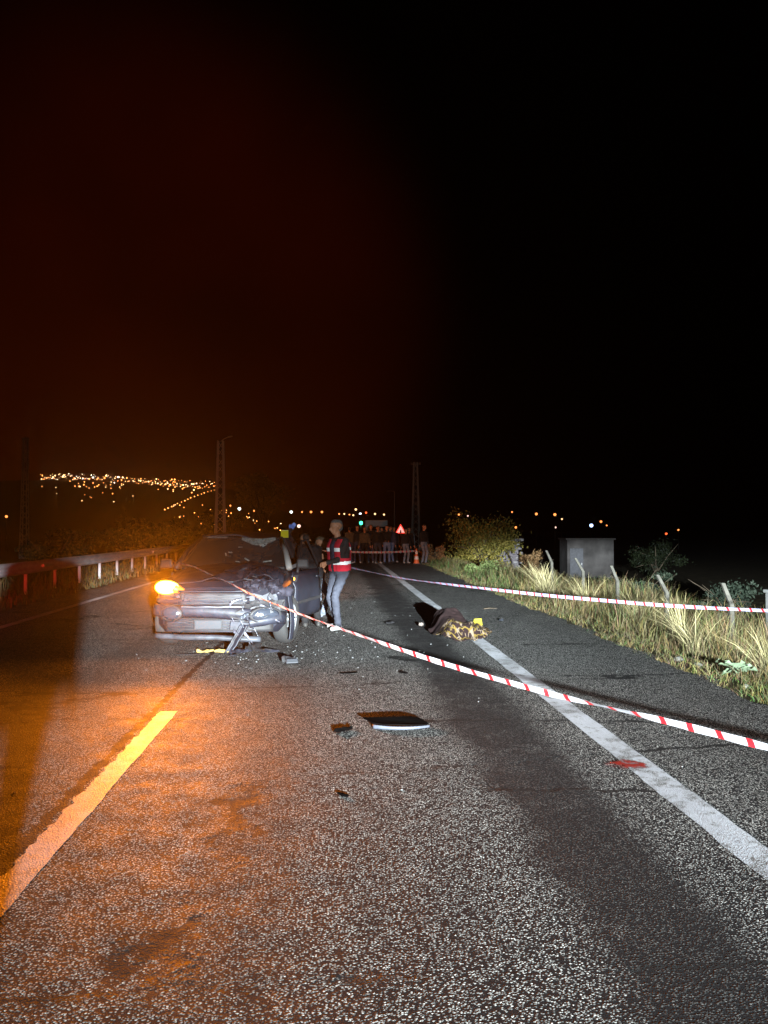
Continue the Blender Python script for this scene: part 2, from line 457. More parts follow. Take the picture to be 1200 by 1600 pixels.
# dark red stain across the edge line: a thin irregular film on the road
def stain():
    m = bpy.data.materials.new('red_stain'); m.use_nodes = True; t = m.node_tree; p = t.nodes['Principled BSDF']
    p.inputs['Base Color'].default_value = (.24, .014, .007, 1); p.inputs['Roughness'].default_value = .55
    tcx = N(t, 'ShaderNodeTexCoord'); n = N(t, 'ShaderNodeTexNoise'); n.inputs['Scale'].default_value = 16; n.inputs['Detail'].default_value = 8
    t.links.new(tcx.outputs['Object'], n.inputs['Vector'])
    ln = N(t, 'ShaderNodeVectorMath', operation='LENGTH')
    mp = N(t, 'ShaderNodeMapping'); mp.inputs['Scale'].default_value = (1 / .17, 1 / .14, 1)
    t.links.new(tcx.outputs['Object'], mp.inputs[0]); t.links.new(mp.outputs[0], ln.inputs[0])
    a = mathn(t, 'SUBTRACT', mathn(t, 'MULTIPLY_ADD', n.outputs['Fac'], 1.5, .15), ln.outputs['Value'])
    t.links.new(mathn(t, 'MULTIPLY', mrange(t, a, -.02, .6, 0, .95), mrange(t, n.outputs['Fac'], .32, .6, .25, 1)), p.inputs['Alpha'])
    mb = MB(); mb.grid(lambda u, v: Vector(((u - .5) * .5, (v - .5) * .5, 0)), 4, 4)
    o = mb.build('stain', m, loc=(1.99, 5.02, .008))
    tag(o, 'small dark red stain across the white edge line', 'stain')
stain()

# ================================================================== grass and plants
GRASS = attr_mat('grass_blades', .75)
LEAF = attr_mat('leaves', .6)
def blades(base, h, az, bend, width, cols, name, m):
    """base (n,3): each blade is a bent, tapering strip of three segments"""
    n = len(base)
    d = np.stack([np.cos(az), np.sin(az), np.zeros(n)], -1)
    s = np.stack([-np.sin(az), np.cos(az), np.zeros(n)], -1)
    tw = rng.uniform(-1.2, 1.2, n)
    s = s * np.cos(tw)[:, None] + d * np.sin(tw)[:, None]
    V = []
    for t, wf in ((0, 1.0), (.4, .85), (.75, .55)):
        lat = bend * t * t; up = h * (t - .28 * t * t * np.clip(bend / np.maximum(h, .01), 0, 1.4))
        p = base + d * lat[:, None] + np.array([0, 0, 1.]) * up[:, None]
        V += [p - s * (width * wf / 2)[:, None], p + s * (width * wf / 2)[:, None]]
    lat = bend; up = h * (1 - .28 * np.clip(bend / np.maximum(h, .01), 0, 1.4))
    V.append(base + d * lat[:, None] + np.array([0, 0, 1.]) * up[:, None])
    V = np.stack(V, 1)
    o = np.arange(n)[:, None] * 7
    tri = np.array([[0, 1, 3], [0, 3, 2], [2, 3, 5], [2, 5, 4], [4, 5, 6]])
    F = (o[:, :, None] + tri[None]).reshape(-1, 3)
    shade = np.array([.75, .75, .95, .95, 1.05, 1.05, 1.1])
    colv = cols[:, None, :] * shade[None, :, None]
    return link(name, np_mesh(name, V.reshape(-1, 3), F, colv.reshape(-1, 3)), m)

def vnoise(x, y, s, o=0.0):
    return np.array([mnoise.noise((a * s + o, b * s - o, o * .37)) for a, b in zip(x, y)])

def grass_field():
    n = 62000
    X = 3.85 + rng.power(1.25, n) * 5.2; Y = 3.5 + 40 * rng.random(n) ** 1.55
    nz = vnoise(X, Y, .9, 3.0); nz2 = vnoise(X, Y, .35, 8.0); fine = vnoise(X, Y, 3.1, 1.0)
    edge = 3.98 + .20 * nz2 + .16 * fine
    keep = (X > edge) & (rng.random(n) < np.clip(.72 + 1.0 * nz + .5 * fine, .08, 1)) & ~((X > 5.15 - .25 * nz2) & (X < 6.35) & (Y < 10.8) & (rng.random(n) < .86))
    X, Y, nz, nz2 = X[keep], Y[keep], nz[keep], nz2[keep]; n = len(X)
    inn = smooth(4.1, 5.3, X)
    h = (.10 + .50 * inn * (1 + .6 * nz)) * rng.uniform(.5, 1.35, n)
    h = np.where(Y > 24, h * .8, h)
    base = np.stack([X, Y, ground_z(X, Y) - .01], -1)
    straw = np.stack([rng.uniform(.24, .38, n), rng.uniform(.20, .31, n), rng.uniform(.085, .15, n)], -1)
    green = np.stack([rng.uniform(.10, .18, n), rng.uniform(.19, .30, n), rng.uniform(.05, .10, n)], -1)
    gm = np.clip(smooth(16, 24, Y) * smooth(6.2, 4.6, X) * .5 + .12 * (nz2 > .2) + smooth(8.0, 6.8, Y) * .4, 0, 1)
    cols = np.where((rng.random(n) < gm)[:, None], green, straw) * (rng.uniform(.4, .95, n) * np.clip(.8 + .9 * nz, .35, 1.15))[:, None]
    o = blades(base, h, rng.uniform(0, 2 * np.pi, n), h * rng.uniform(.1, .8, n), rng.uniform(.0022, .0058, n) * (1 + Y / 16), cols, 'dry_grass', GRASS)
    tag(o, 'dry straw coloured grass covering the right road verge', 'grass', kind='stuff')
    n = 26000                                        # short matted fringe along the asphalt
    Y = 4.0 + 34 * rng.random(n) ** 1.5; X = 3.9 + 1.3 * rng.random(n) ** 1.3
    nz = vnoise(X, Y, 2.2, 21.0); nzb = vnoise(X, Y, .35, 8.0)
    k = (X > 3.95 + .2 * nzb + .14 * nz) & (rng.random(n) < np.clip(.7 + nz, .1, 1)); X, Y, nz = X[k], Y[k], nz[k]; n = len(X)
    h = rng.uniform(.03, .13, n) * (1 + .6 * nz)
    base = np.stack([X, Y, ground_z(X, Y) - .005], -1)
    cols = np.stack([rng.uniform(.15, .30, n), rng.uniform(.13, .25, n), rng.uniform(.06, .12, n)], -1)
    cols = np.where((rng.random(n) < smooth(9.0, 6.5, Y) * .45 + .06)[:, None], cols * np.array([.45, .95, .5]), cols)
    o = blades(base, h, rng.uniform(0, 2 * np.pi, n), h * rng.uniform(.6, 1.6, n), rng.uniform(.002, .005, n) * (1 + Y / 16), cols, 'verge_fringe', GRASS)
    tag(o, 'short matted grass fringe along the right asphalt edge', 'grass', kind='stuff')
    n = 9000
    X = -6.55 - 4.2 * rng.random(n) ** 1.3; Y = 9 + 40 * rng.random(n) ** 1.3
    nz = vnoise(X, Y, .8, 14.0); k = rng.random(n) < np.clip(.6 + nz, .1, 1); X, Y = X[k], Y[k]; n = len(X)
    h = rng.uniform(.08, .34, n) * (1 + .8 * smooth(-7.4, -9, X))
    base = np.stack([X, Y, ground_z(X, Y) - .01], -1)
    cols = np.stack([rng.uniform(.08, .15, n), rng.uniform(.07, .125, n), rng.uniform(.03, .055, n)], -1)
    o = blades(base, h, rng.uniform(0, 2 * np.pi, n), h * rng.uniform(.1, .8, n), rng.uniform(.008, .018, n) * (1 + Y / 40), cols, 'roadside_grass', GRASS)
    tag(o, 'low dry grass under the guardrail on the left', 'grass', kind='stuff')
grass_field()

def clump(loc, hgt, nb, spread, lean, label, colr=(.42, .36, .19), width=.012):
    az0 = lean[0]
    n = nb
    r = rng.random(n) * .10
    a = rng.uniform(0, 2 * np.pi, n)
    z = float(ground_z(loc[0], loc[1]))
    base = np.stack([r * np.cos(a), r * np.sin(a), np.full(n, -.02)], -1)
    h = hgt * rng.uniform(.45, 1.08, n)
    az = np.where(rng.random(n) < .65, az0 + rng.normal(0, .7, n), a)
    cols = np.array(colr)[None] * rng.uniform(.6, 1.2, n)[:, None]
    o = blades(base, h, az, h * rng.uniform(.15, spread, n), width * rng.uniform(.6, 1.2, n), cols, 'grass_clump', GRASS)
    o.location = (loc[0], loc[1], z)
    tag(o, label, 'grass clump', 'tall dry grass clumps on the right verge')
clump((5.05, 8.55, 0), .80, 90, 1.0, (math.pi, 1), 'tall dry grass clump arching over the pale leafy plant')
clump((4.85, 9.9, 0), .78, 70, 1.0, (2.6, 1), 'dry grass clump with long stems in front of the third fence post')
clump((5.3, 11.2, 0), .95, 80, .8, (2.9, 1), 'bushy straw grass clump touching the far barrier tape')
clump((5.6, 13.6, 0), 1.0, 120, .8, (3.3, 1), 'dense straw grass clump between the bent fence posts')
clump((5.3, 15.6, 0), 1.05, 120, .9, (2.8, 1), 'feathery pale grass clump spreading near the second fence post')
clump((5.2, 18.2, 0), 1.1, 120, .8, (3.0, 1), 'upright straw grass clump beside the farthest fence post', width=.02)
clump((5.9, 21.5, 0), 1.2, 120, .7, (2.9, 1), 'tall grass clump in front of the large bush', width=.024)

def leafy_plant(loc):
    t = thing('leafy_plant', 'pale green broad leaved plant at the asphalt edge', 'plant', loc)
    cm = mat('pale_leaf', (.17, .23, .14), .6, noise=.25, nscale=20, bump=.3, bscale=60)
    for k in range(17):
        a = k * 2.399 + random.uniform(-.3, .3); el = R(random.uniform(18, 72)); L = random.uniform(.13, .25); W = L * random.uniform(.42, .6)
        def fn(u, v, L=L, W=W):
            x = (u - .5) * 2; wv = W * .5 * math.sin(math.pi * min(1, v * .93 + .05)) ** .6
            rip = .018 * math.sin(v * 17 + x * 3) * abs(x)
            return Vector((x * wv, v * L, .05 * abs(x) + rip - .09 * v * v))
        mb = MB(); mb.grid(fn, 5, 7)
        mb.build('leaf', cm, t, rot=(el, 0, a), loc=(.03 * math.sin(a), .03 * math.cos(a), .02 + .01 * k / 17))
leafy_plant((4.42, 8.1, -.03))

# bushes and trees ---------------------------------------------------------------
BARK = mat('bark', (.10, .075, .05), .9, bump=.6, bscale=25)
def crown_mesh(name, ctr, rad, nleaf, leaf, c0, c1, lumps=9, seed=1, hollow=.35):
    r = np.random.default_rng(seed)
    L = r.normal(0, 1, (lumps, 3)); L /= np.linalg.norm(L, axis=1)[:, None]
    lc = L * np.array(rad) * r.uniform(.15, .85, lumps)[:, None]
    lr = r.uniform(.22, .46, lumps)
    k = r.integers(0, lumps, nleaf)
    p = r.normal(0, 1, (nleaf, 3)); p /= np.linalg.norm(p, axis=1)[:, None]
    p *= (r.random(nleaf) ** .45)[:, None]
    P = lc[k] + p * np.array(rad) * lr[k][:, None]
    tw = r.random(nleaf) < .14                       # stray twigs past the outline
    P[tw] *= r.uniform(1.0, 1.35, tw.sum())[:, None]
    P[:, 2] = np.where(P[:, 2] < -rad[2], -rad[2] * r.random(nleaf), P[:, 2])
    P += np.array(ctr)
    n = r.normal(0, 1, (nleaf, 3)); n /= np.linalg.norm(n, axis=1)[:, None]
    a = np.cross(n, r.normal(0, 1, (nleaf, 3))); a /= np.linalg.norm(a, axis=1)[:, None]
    b = np.cross(n, a)
    s = (leaf * r.uniform(.6, 1.4, nleaf))[:, None]
    V = np.stack([P - a * s, P - b * s * .45, P + a * s, P + b * s * .45], 1).reshape(-1, 3)
    F = np.arange(nleaf * 4).reshape(-1, 4)
    cm = np.array(c0)[None] + (np.array(c1) - np.array(c0))[None] * r.random(nleaf)[:, None]
    cm = cm * (.7 + .5 * r.random(lumps)[k])[:, None]
    return np_mesh(name, V, F, np.repeat(cm, 4, 0))

def tree(name, label, cat, loc, ctr, rad, nleaf, leaf, c0, c1, trunk_r, seed, lumps=9, group=None):
    z = float(ground_z(loc[0], loc[1]))
    t = thing(name, label, cat, (loc[0], loc[1], z - .05), 0, group)
    link('crown', crown_mesh('crown', ctr, rad, nleaf, leaf, c0, c1, lumps, seed), LEAF, t)
    rr = random.Random(seed); mb = MB()
    top = Vector(ctr)
    pts = [Vector((0, 0, 0)), Vector((ctr[0] * .3 + rr.uniform(-.05, .05), ctr[1] * .3, ctr[2] * .45)), top]
    mb.tube(pts, [trunk_r, trunk_r * .75, trunk_r * .3], 8)
    for k in range(9):
        a = rr.uniform(0, 6.28); e = rr.uniform(.3, 1.0); s0 = pts[1].lerp(pts[2], rr.uniform(-.6, .6))
        e0 = top + Vector((math.cos(a) * rad[0] * .75, math.sin(a) * rad[1] * .75, rad[2] * rr.uniform(-.4, .85)))
        m_ = (s0 + e0) / 2 + Vector((0, 0, .1 * rad[2]))
        mb.tube([s0, m_, e0], [trunk_r * .45, trunk_r * .28, trunk_r * .08], 6)
    mb.build('trunk', BARK, t)
    return t
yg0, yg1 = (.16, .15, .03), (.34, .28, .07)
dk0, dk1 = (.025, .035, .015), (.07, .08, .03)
tree('roadside_bush', 'large yellowish green bush beside the stone wall', 'bush', (7.4, 38), (0, 0, 1.65), (2.2, 1.5, 1.75), 6500, .075, yg0, yg1, .09, 21, 30)
tree('dry_shrub', 'low dry shrub with orange lamplight in its colour behind the bystander in jeans', 'shrub', (4.85, 37), (0, 0, .55), (.75, .7, .55), 1600, .06, (.30, .15, .06), (.42, .22, .10), .03, 22, 8)  # orange lamplight is put into the leaf colour
tree('leafy_shrub', 'low green shrub on the verge below the large bush', 'shrub', (5.6, 29), (0, 0, .45), (.95, .9, .42), 1900, .055, (.14, .20, .06), (.26, .32, .12), .03, 23, 9)
tree('rusty_shrub', 'small brown shrub right of the stone wall', 'shrub', (10.1, 38), (0, 0, .75), (.8, .7, .75), 1200, .07, (.14, .09, .04), (.26, .15, .07), .04, 24, 7)
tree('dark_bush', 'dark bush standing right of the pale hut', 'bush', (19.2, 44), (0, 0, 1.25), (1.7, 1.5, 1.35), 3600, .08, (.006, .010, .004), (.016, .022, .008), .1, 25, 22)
tree('field_bush', 'low blue green bush in the dark field left of the white post', 'bush', (12.2, 23), (0, 0, .8), (1.5, 1.0, .75), 2400, .06, (.03, .045, .03), (.06, .08, .055), .05, 26, 9)
tree('field_bush', 'low grey green bush in the dark field behind the third post', 'bush', (10.8, 26), (0, 0, .75), (1.7, 1.0, .7), 2200, .06, (.03, .045, .03), (.06, .08, .05), .05, 27, 9)
tree('round_tree', 'round dark tree behind the damaged car right of the left pylon', 'tree', (-10.9, 118), (0, 0, 7.3), (4.1, 3.6, 4.0), 6500, .20, (.20, .16, .05), (.36, .27, .09), .25, 28, 12)
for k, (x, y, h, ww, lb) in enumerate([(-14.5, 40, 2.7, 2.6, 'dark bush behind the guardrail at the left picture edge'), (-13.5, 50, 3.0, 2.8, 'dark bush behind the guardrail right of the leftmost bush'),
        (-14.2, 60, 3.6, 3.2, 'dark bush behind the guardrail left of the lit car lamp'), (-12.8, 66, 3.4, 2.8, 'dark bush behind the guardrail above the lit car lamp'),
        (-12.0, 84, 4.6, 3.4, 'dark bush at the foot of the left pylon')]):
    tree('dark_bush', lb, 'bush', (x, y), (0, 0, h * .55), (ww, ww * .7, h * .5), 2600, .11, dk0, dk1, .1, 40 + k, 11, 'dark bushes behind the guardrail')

# ================================================================== guardrail
STEEL = mat('galvanised_steel', (.62, .61, .62), .55, .0, noise=.18, nscale=3, bump=.08, bscale=30)
def guardrail():
    t = thing('guardrail', 'long steel guardrail on posts along the left road edge', 'guardrail', (-7.66, 0, -.02))
    prof = [(0, .49), (.045, .515), (.075, .55), (.075, .585), (.045, .61), (.01, .645), (.045, .68), (.075, .705), (.075, .74), (.045, .775), (0, .80)]
    y0 = 5.5
    while y0 < 62:
        y1 = y0 + 3.98
        mb = MB(); bend = random.uniform(-.008, .008)
        mb.grid(lambda u, v: Vector((prof[min(10, int(round(u * 10)))][0] + bend * math.sin(v * 3.14), y0 + (y1 - y0 + .03) * v, prof[min(10, int(round(u * 10)))][1])), 10, 4)
        ro = mb.build('rail', STEEL, t); ro.location.x = .004 * (int(y0 / 4) % 2)
        y0 += 4
    ps = [y for y in np.arange(7.5, 62, 2.0)]
    pm = None
    for y in ps:
        if pm is None:
            mb = MB(); mb.box((0, 0, .36), (.07, .012, .78)); mb.box((-.03, .02, .36), (.012, .05, .78)); mb.box((.03, .02, .36), (.012, .05, .78)); mb.box((.01, .0, .62), (.1, .09, .12))
            pm = mb.mesh('post')
        link('post', pm, STEEL, t, (-.055, y, 0))
    rf = mat('reflector', (.8, .72, .7), .25, spec=.8)
    for y in (20.3, 32.3):
        mb = MB(); mb.lathe([(0, -.012), (.045, -.012), (.045, 0), (.03, .008), (0, .01)], 14, 'Y'); mb.build('reflector', rf, t, (.07, y, .655), rot=(R(180), 0, 0))
guardrail()

# ================================================================== fence posts, stones, hut, wall
CONC = mat('concrete_post', (.085, .08, .066), .9, noise=.25, nscale=14, bump=.5, bscale=50)
WIRE = mat('rusty_wire', (.12, .09, .07), .7, .6)
fp = [(6.5, 22.2, .95, 'farthest bent topped fence post, beside the pale boulder side of the bush'), (6.52, 19.5, .83, 'second farthest bent concrete fence post on the right verge'),
      (6.5, 17.0, .75, 'middle bent concrete fence post among tall straw grass'), (6.48, 14.4, .70, 'second nearest bent concrete fence post crossing behind the far tape'),
      (6.5, 12.0, .71, 'nearest bent concrete fence post, close to the right picture edge')]
fp[0] = (6.5, 22.2, .95, 'farthest bent concrete fence post, in front of the dark gap beside the hut')
for k, (x, y, ht, lb) in enumerate(fp):
    z = float(ground_z(x, y)) - .05
    t = thing('fence_post', lb, 'post', (x, y, z), random.uniform(-.12, .12), 'bent concrete fence posts')
    H = ht - z; mb = MB()
    s0, s1 = .036, .030
    b = Vector((random.uniform(-.02, .02), 0, H - .36)); e = Vector((-.17 + random.uniform(-.03, .03), 0, H))
    pts = [Vector((0, 0, 0)), b * .5 + Vector((0, 0, 0)), b, e]
    vs = []
    for p, s in zip(pts, (s0, s0, s0, s1)):
        vs += [p + Vector((-s, -s, 0)), p + Vector((s, -s, 0)), p + Vector((s, s, 0)), p + Vector((-s, s, 0))]
    fs = [(0, 3, 2, 1), (12, 13, 14, 15)] + [(4 * i + a, 4 * i + (a + 1) % 4, 4 * i + 4 + (a + 1) % 4, 4 * i + 4 + a) for i in range(3) for a in range(4)]
    mb.add(vs, fs); mb.build('post', CONC, t, bevel=.008)
    for zz in (.28, .52):
        w_ = MB(); w_.tube([(-.045, -.045, H - zz), (.045, -.045, H - zz), (.045, .045, H - zz), (-.045, .045, H - zz), (-.045, -.045, H - zz)], .003, 5); w_.build('wire_tie', WIRE, t)

def rock(name, label, loc, r, m, seed):
    bm = bmesh.new(); bmesh.ops.create_icosphere(bm, subdivisions=3, radius=1)
    for v in bm.verts:
        d = 1 + .28 * mnoise.noise(v.co * 1.3 + Vector((seed, 0, 0))) + .08 * mnoise.noise(v.co * 4 + Vector((0, seed, 0)))
        v.co = Vector((v.co.x * r[0], v.co.y * r[1], max(-.25, v.co.z) * r[2])) * d
    me = bpy.data.meshes.new(name); bm.to_mesh(me); bm.free()
    me.polygons.foreach_set('use_smooth', [True] * len(me.polygons))
    z = float(ground_z(loc[0], loc[1]))
    return tag(link(name, me, m, None, (loc[0], loc[1], z + loc[2])), label, 'rock')
PALE = mat('pale_limestone', (.20, .20, .18), .9, noise=.2, nscale=9, bump=.5, bscale=30)
rock('boulder', 'pale round boulder behind the second fence post', (8.9, 23.5, .42), (.17, .16, .20), PALE, 3)
rock('boulder', 'pale flat boulder beyond the nearest fence post', (8.35, 15.8, .30), (.16, .15, .10), PALE, 8)
for k, (x, y, s) in enumerate([(4.25, 9.1, .05), (4.32, 8.75, .04), (4.2, 7.5, .035)]):
    rock('stone', ['small pale stone in the grass edge farthest from camera', 'small pale stone beside the broad leaved plant', 'small stone at the asphalt edge near the green weeds'][k], (x, y, .01), (s * 1.3, s, s * .8), PALE, 20 + k)

def white_post():
    x, y = 7.78, 12.9; z = float(ground_z(x, y))
    t = thing('marker_post', 'white concrete block post at the right picture edge', 'post', (x, y, z - .05))
    mb = MB(); mb.box((0, 0, .55), (.24, .2, 1.1)); mb.build('shaft', mat('white_wash', (.26, .26, .25), .85, noise=.2, nscale=8), t, bevel=.015)
    mb = MB(); mb.box((0, 0, 1.13), (.29, .25, .06)); mb.build('cap', MATS['white_wash'], t, bevel=.012)
white_post()

def hut():
    x, y = 15.55, 45.0; z = float(ground_z(x, y)) - .1
    t = thing('hut', 'low pale plastered hut in the dark field on the right', 'hut', (x, y, z), R(-6))
    H = .92 - z
    pl = mat('old_plaster', (.095, .086, .084), .9, noise=.6, nscale=.9, bump=.3, bscale=12)
    mb = MB(); mb.box((0, 1.2, H / 2), (2.8, 2.4, H)); mb.build('wall', pl, t, bevel=.02)
    mb = MB(); mb.box((0, 1.2, H + .05), (3.0, 2.6, .1)); mb.build('roof', mat('roof_sheet', (.10, .09, .085), .8, noise=.2), t, bevel=.01)
    d = MB(); d.box((-.85, -.03, .95), (.8, .05, 1.9)); dd = d.build('door', mat('grey_door', (.10, .10, .115), .6, noise=.2), t, bevel=.01)
    h = MB(); h.box((-.55, -.07, .95), (.04, .04, .14)); h.build('handle', STEEL, dd)
hut()

def stone_wall():
    x, y = 8.75, 39.5; z = float(ground_z(x, y)) - .05
    t = thing('stone_wall', 'short ruined grey rubble wall under the large bush', 'wall', (x, y, z))
    H = 1.22 - z; ms = [mat('rubble_' + 'abc'[k], c, .95, noise=.3, nscale=10, bump=.5, bscale=30) for k, c in enumerate([(.24, .22, .23), (.32, .30, .31), (.18, .16, .18)])]
    core = MB(); core.box((0, .14, H / 2 - .05), (2.0, .2, H - .12)); core.build('core', ms[2], t)
    bms = []
    for k in range(5):
        bm = bmesh.new(); bmesh.ops.create_icosphere(bm, subdivisions=1, radius=.5)
        for v in bm.verts: v.co = Vector([math.copysign(abs(c) ** .7, c) for c in v.co]) * (1 + .25 * mnoise.noise(v.co * 3 + Vector((k * 7, 0, 0))))
        me = bpy.data.meshes.new('stone'); bm.to_mesh(me); bm.free(); bms.append(me)
    zz = .1; i = 0
    while zz < H:
        xx = -1.05; hh = random.uniform(.2, .27)
        while xx < 1.05:
            ww = random.uniform(.26, .42)
            if zz < H - .3 or random.random() < .75:
                me = bms[i % 5]
                if i < 5: me.materials.append(ms[i % 3])
                o = link('stone', me, ms[i % 3], t, (xx + ww / 2, 0, zz), (random.uniform(-.2, .2), random.uniform(-.15, .15), random.uniform(-.3, .3)))
                o.scale = (ww * .62, .2, hh * .62); i += 1
            xx += ww
        zz += hh
stone_wall()

# ================================================================== pylons and lamps in the distance
PYL = mat('pylon_steel', (.62, .56, .50), .7, .0)
def pylon(label, x, y, H, wb, wt, lamp=False, zbase=None):
    z = float(ground_z(x, y)) - .2 if zbase is None else zbase
    t = thing('lattice_pylon', label, 'pylon', (x, y, z), random.uniform(-.1, .1), 'lattice steel pylons')
    Hh = H - z
    cs = [(-1, -1), (1, -1), (1, 1), (-1, 1)]
    for sx, sy in cs:
        mb = MB(); mb.bar((sx * wb / 2, sy * wb / 2, 0), (sx * wt / 2, sy * wt / 2, Hh), .11); mb.build('leg', PYL, t)
    nb = int(Hh / .8)
    for side in range(4):
        mb = MB(); a, b = cs[side], cs[(side + 1) % 4]
        for k in range(nb):
            f0, f1 = k / nb, (k + 1) / nb; w0 = wb + (wt - wb) * f0; w1 = wb + (wt - wb) * f1
            p, q = (a, b) if k % 2 else (b, a)
            mb.bar((p[0] * w0 / 2, p[1] * w0 / 2, f0 * Hh), (q[0] * w1 / 2, q[1] * w1 / 2, f1 * Hh), .085, .05)
        mb.build('bracing', PYL, t)
    if lamp:
        mb = MB(); mb.tube([(0, 0, Hh - .1), (.35, -.1, Hh + .15), (.8, -.2, Hh + .35)], .045, 8); mb.build('lamp_arm', PYL, t)
        mb = MB(); mb.box((1.0, -.24, Hh + .38), (.55, .26, .14), Matrix.Rotation(R(-12), 3, 'Y'), .8); mb.build('lamp_head', mat('lamp_grey', (.5, .5, .48), .5), t, bevel=.03)
    else:
        mb = MB(); mb.box((0, 0, Hh - .25), (1.3, .09, .09)); mb.build('cross_arm', PYL, t)
        for s in (-.58, 0, .58):
            mb = MB(); mb.lathe([(0, 0), (.05, .02), (.07, .06), (.04, .1), (.07, .14), (.03, .2), (0, .21)], 10, c=(s, 0, Hh - .2)); mb.build('insulator', mat('porcelain', (.35, .25, .2), .3), t)
pylon('lattice pylon carrying a lamp arm left of the road', -11.6, 78, 10.6, .95, .5, True)
pylon('lattice pylon behind the crowd right of the road', 10.4, 96, 10.1, 1.05, .42)
pylon('faint lattice pylon near the left picture edge', -44.5, 112, 14.8, 1.0, .5)
def lamp_post(label, x, y, H):
    z = float(ground_z(x, y)) - .1
    t = thing('street_lamp', label, 'street lamp', (x, y, z), 0)
    mb = MB(); mb.tube([(0, 0, 0), (0, 0, (H - z) * .5), (0, 0, H - z)], [.11, .09, .06], 8); mb.build('pole', PYL, t)
    mb = MB(); mb.tube([(0, 0, H - z - .05), (-.35, 0, H - z + .1), (-.75, 0, H - z + .12)], .04, 8); mb.build('arm', PYL, t)
    mb = MB(); mb.box((-.95, 0, H - z + .1), (.5, .2, .1), None, .8); mb.build('lamp_head', mat('lamp_grey', (.5, .5, .48), .5), t, bevel=.02)
lamp_post('unlit slim street lamp left of the right pylon', 9.6, 120, 7.5)
def lit_mat(name, c, s):
    m = mat(name, (.02, .02, .02), .5, emit=c, estr=s)
    return m
LIT = {'o': lit_mat('sodium_glow', (1, .30, .07), 2.6), 'w': lit_mat('white_glow', (.85, .93, 1), 3.0), 'p': lit_mat('pink_glow', (1, .62, .5), 2.2),
       'y': lit_mat('warm_glow', (1, .62, .28), 2.6), 'r': lit_mat('red_glow', (1, .12, .03), 2.4), 'b': lit_mat('blue_glow', (.45, .62, 1), 4.0)}
far_lamps = [(455, 800, 'w', 5, 'bright white far street lamp above the blue gloved hand'), (472, 800, 'o', 3, 'faint orange far street lamp right of the white one'),
    (486, 800, 'o', 4, 'orange far street lamp, third from the white one'), (503, 800, 'o', 4, 'orange far street lamp just left of the grey haired person'),
    (467, 822, 'p', 6, 'round pinkish far lamp behind the blue gloved hand'), (530, 803, 'o', 2.6, 'small orange far lamp just right of the grey haired head'),
    (538, 803, 'y', 2.8, 'small warm far lamp in the row over the green light, leftmost but one'), (546, 804, 'o', 2.6, 'small orange far lamp in the middle of the dense row'),
    (552, 805, 'y', 3, 'small warm far lamp left of the green traffic light'), (556, 796, 'y', 4, 'high warm far lamp above the green traffic light'),
    (563, 803, 'w', 4.5, 'bright whitish far lamp directly above the green traffic light'), (572, 801, 'r', 3.6, 'reddish orange far lamp above the white van'),
    (586, 803, 'y', 3.4, 'warm far lamp above the roof of the white van'), (600, 804, 'y', 3.2, 'warm far lamp right of the white van'),
    (10, 807, 'o', 4.5, 'lone orange far lamp at the left picture edge'), (374, 795, 'w', 5.5, 'white far lamp at the foot of the left pylon'),
    (360, 790, 'o', 3, 'orange far lamp right of the left pylon'), (397, 798, 'o', 3, 'faint orange far lamp under the round tree'),
    (717, 804, 'o', 3.4, 'orange far lamp left of the large bush'), (731, 806, 'p', 2.6, 'pinkish far lamp at the left rim of the large bush'),
    (800, 800, 'o', 2.8, 'orange far lamp above the right rim of the large bush'), (806, 824, 'o', 4, 'low orange far lamp seen through the large bush'),
    (838, 803, 'o', 4.6, 'orange far lamp right of the large bush'), (867, 804, 'o', 5, 'orange far lamp in the pair above the hut side field'),
    (878, 811, 'y', 3, 'small warm far lamp below its orange neighbour'), (868, 824, 'p', 3, 'faint low pinkish far lamp left of the hut'),
    (924, 821, 'b', 6.5, 'brightest blue white far lamp above the hut'), (939, 815, 'o', 4.2, 'orange far lamp right of the blue white lamp'),
    (948, 821, 'o', 2.6, 'tiny orange far lamp beside the blue white lamp'), (1041, 834, 'r', 4, 'reddish low far lamp right of the dark bush'), (1060, 828, 'o', 3.2, 'rightmost orange far lamp over the dark field')]
LGREY = mat('lamp_pole', (.2, .19, .18), .7)
def far_lamp(px, py, c, s, lb):
    yaw, pit = R(3.78), R(1.26)
    Y = 175 + (px * 7 % 60)
    fw = Vector((math.sin(yaw) * math.cos(pit), math.cos(yaw) * math.cos(pit), math.sin(pit))); rt = Vector((math.cos(yaw), -math.sin(yaw), 0)); up = rt.cross(fw)
    d = fw + rt * ((px - 600) / F_PX) - up * ((py - 800) / F_PX); d *= Y / d.y
    x, z = d.x, 1.6 + d.z; z0 = float(ground_z(x, Y)) - .3
    t = thing('street_lamp', lb, 'street lamp', (x, Y, z0), 0, 'lit street lamps in the distance')
    r = s * .5 * Y / F_PX * .9
    mb = MB(); mb.tube([(0, .12, 0), (0, .12, z - z0 + r * .6), (0, .02, z - z0 + r * 1.15)], [.08, .05, .04], 6); mb.build('pole', LGREY, t)
    mb = MB(); mb.lathe([(0, -r), (r * .55, -r * .83), (r * .9, -r * .42), (r, 0), (r * .87, r * .5), (r * .5, r * .87), (0, r)], 10, c=(0, 0, z - z0)); mb.build('globe', LIT[c], t)
    mb = MB(); mb.lathe([(r * .55, r * .84), (r * .5, r * 1.12), (0, r * 1.2)], 10, c=(0, 0, z - z0)); mb.build('cap', LGREY, t)
for a in far_lamps: far_lamp(*a)

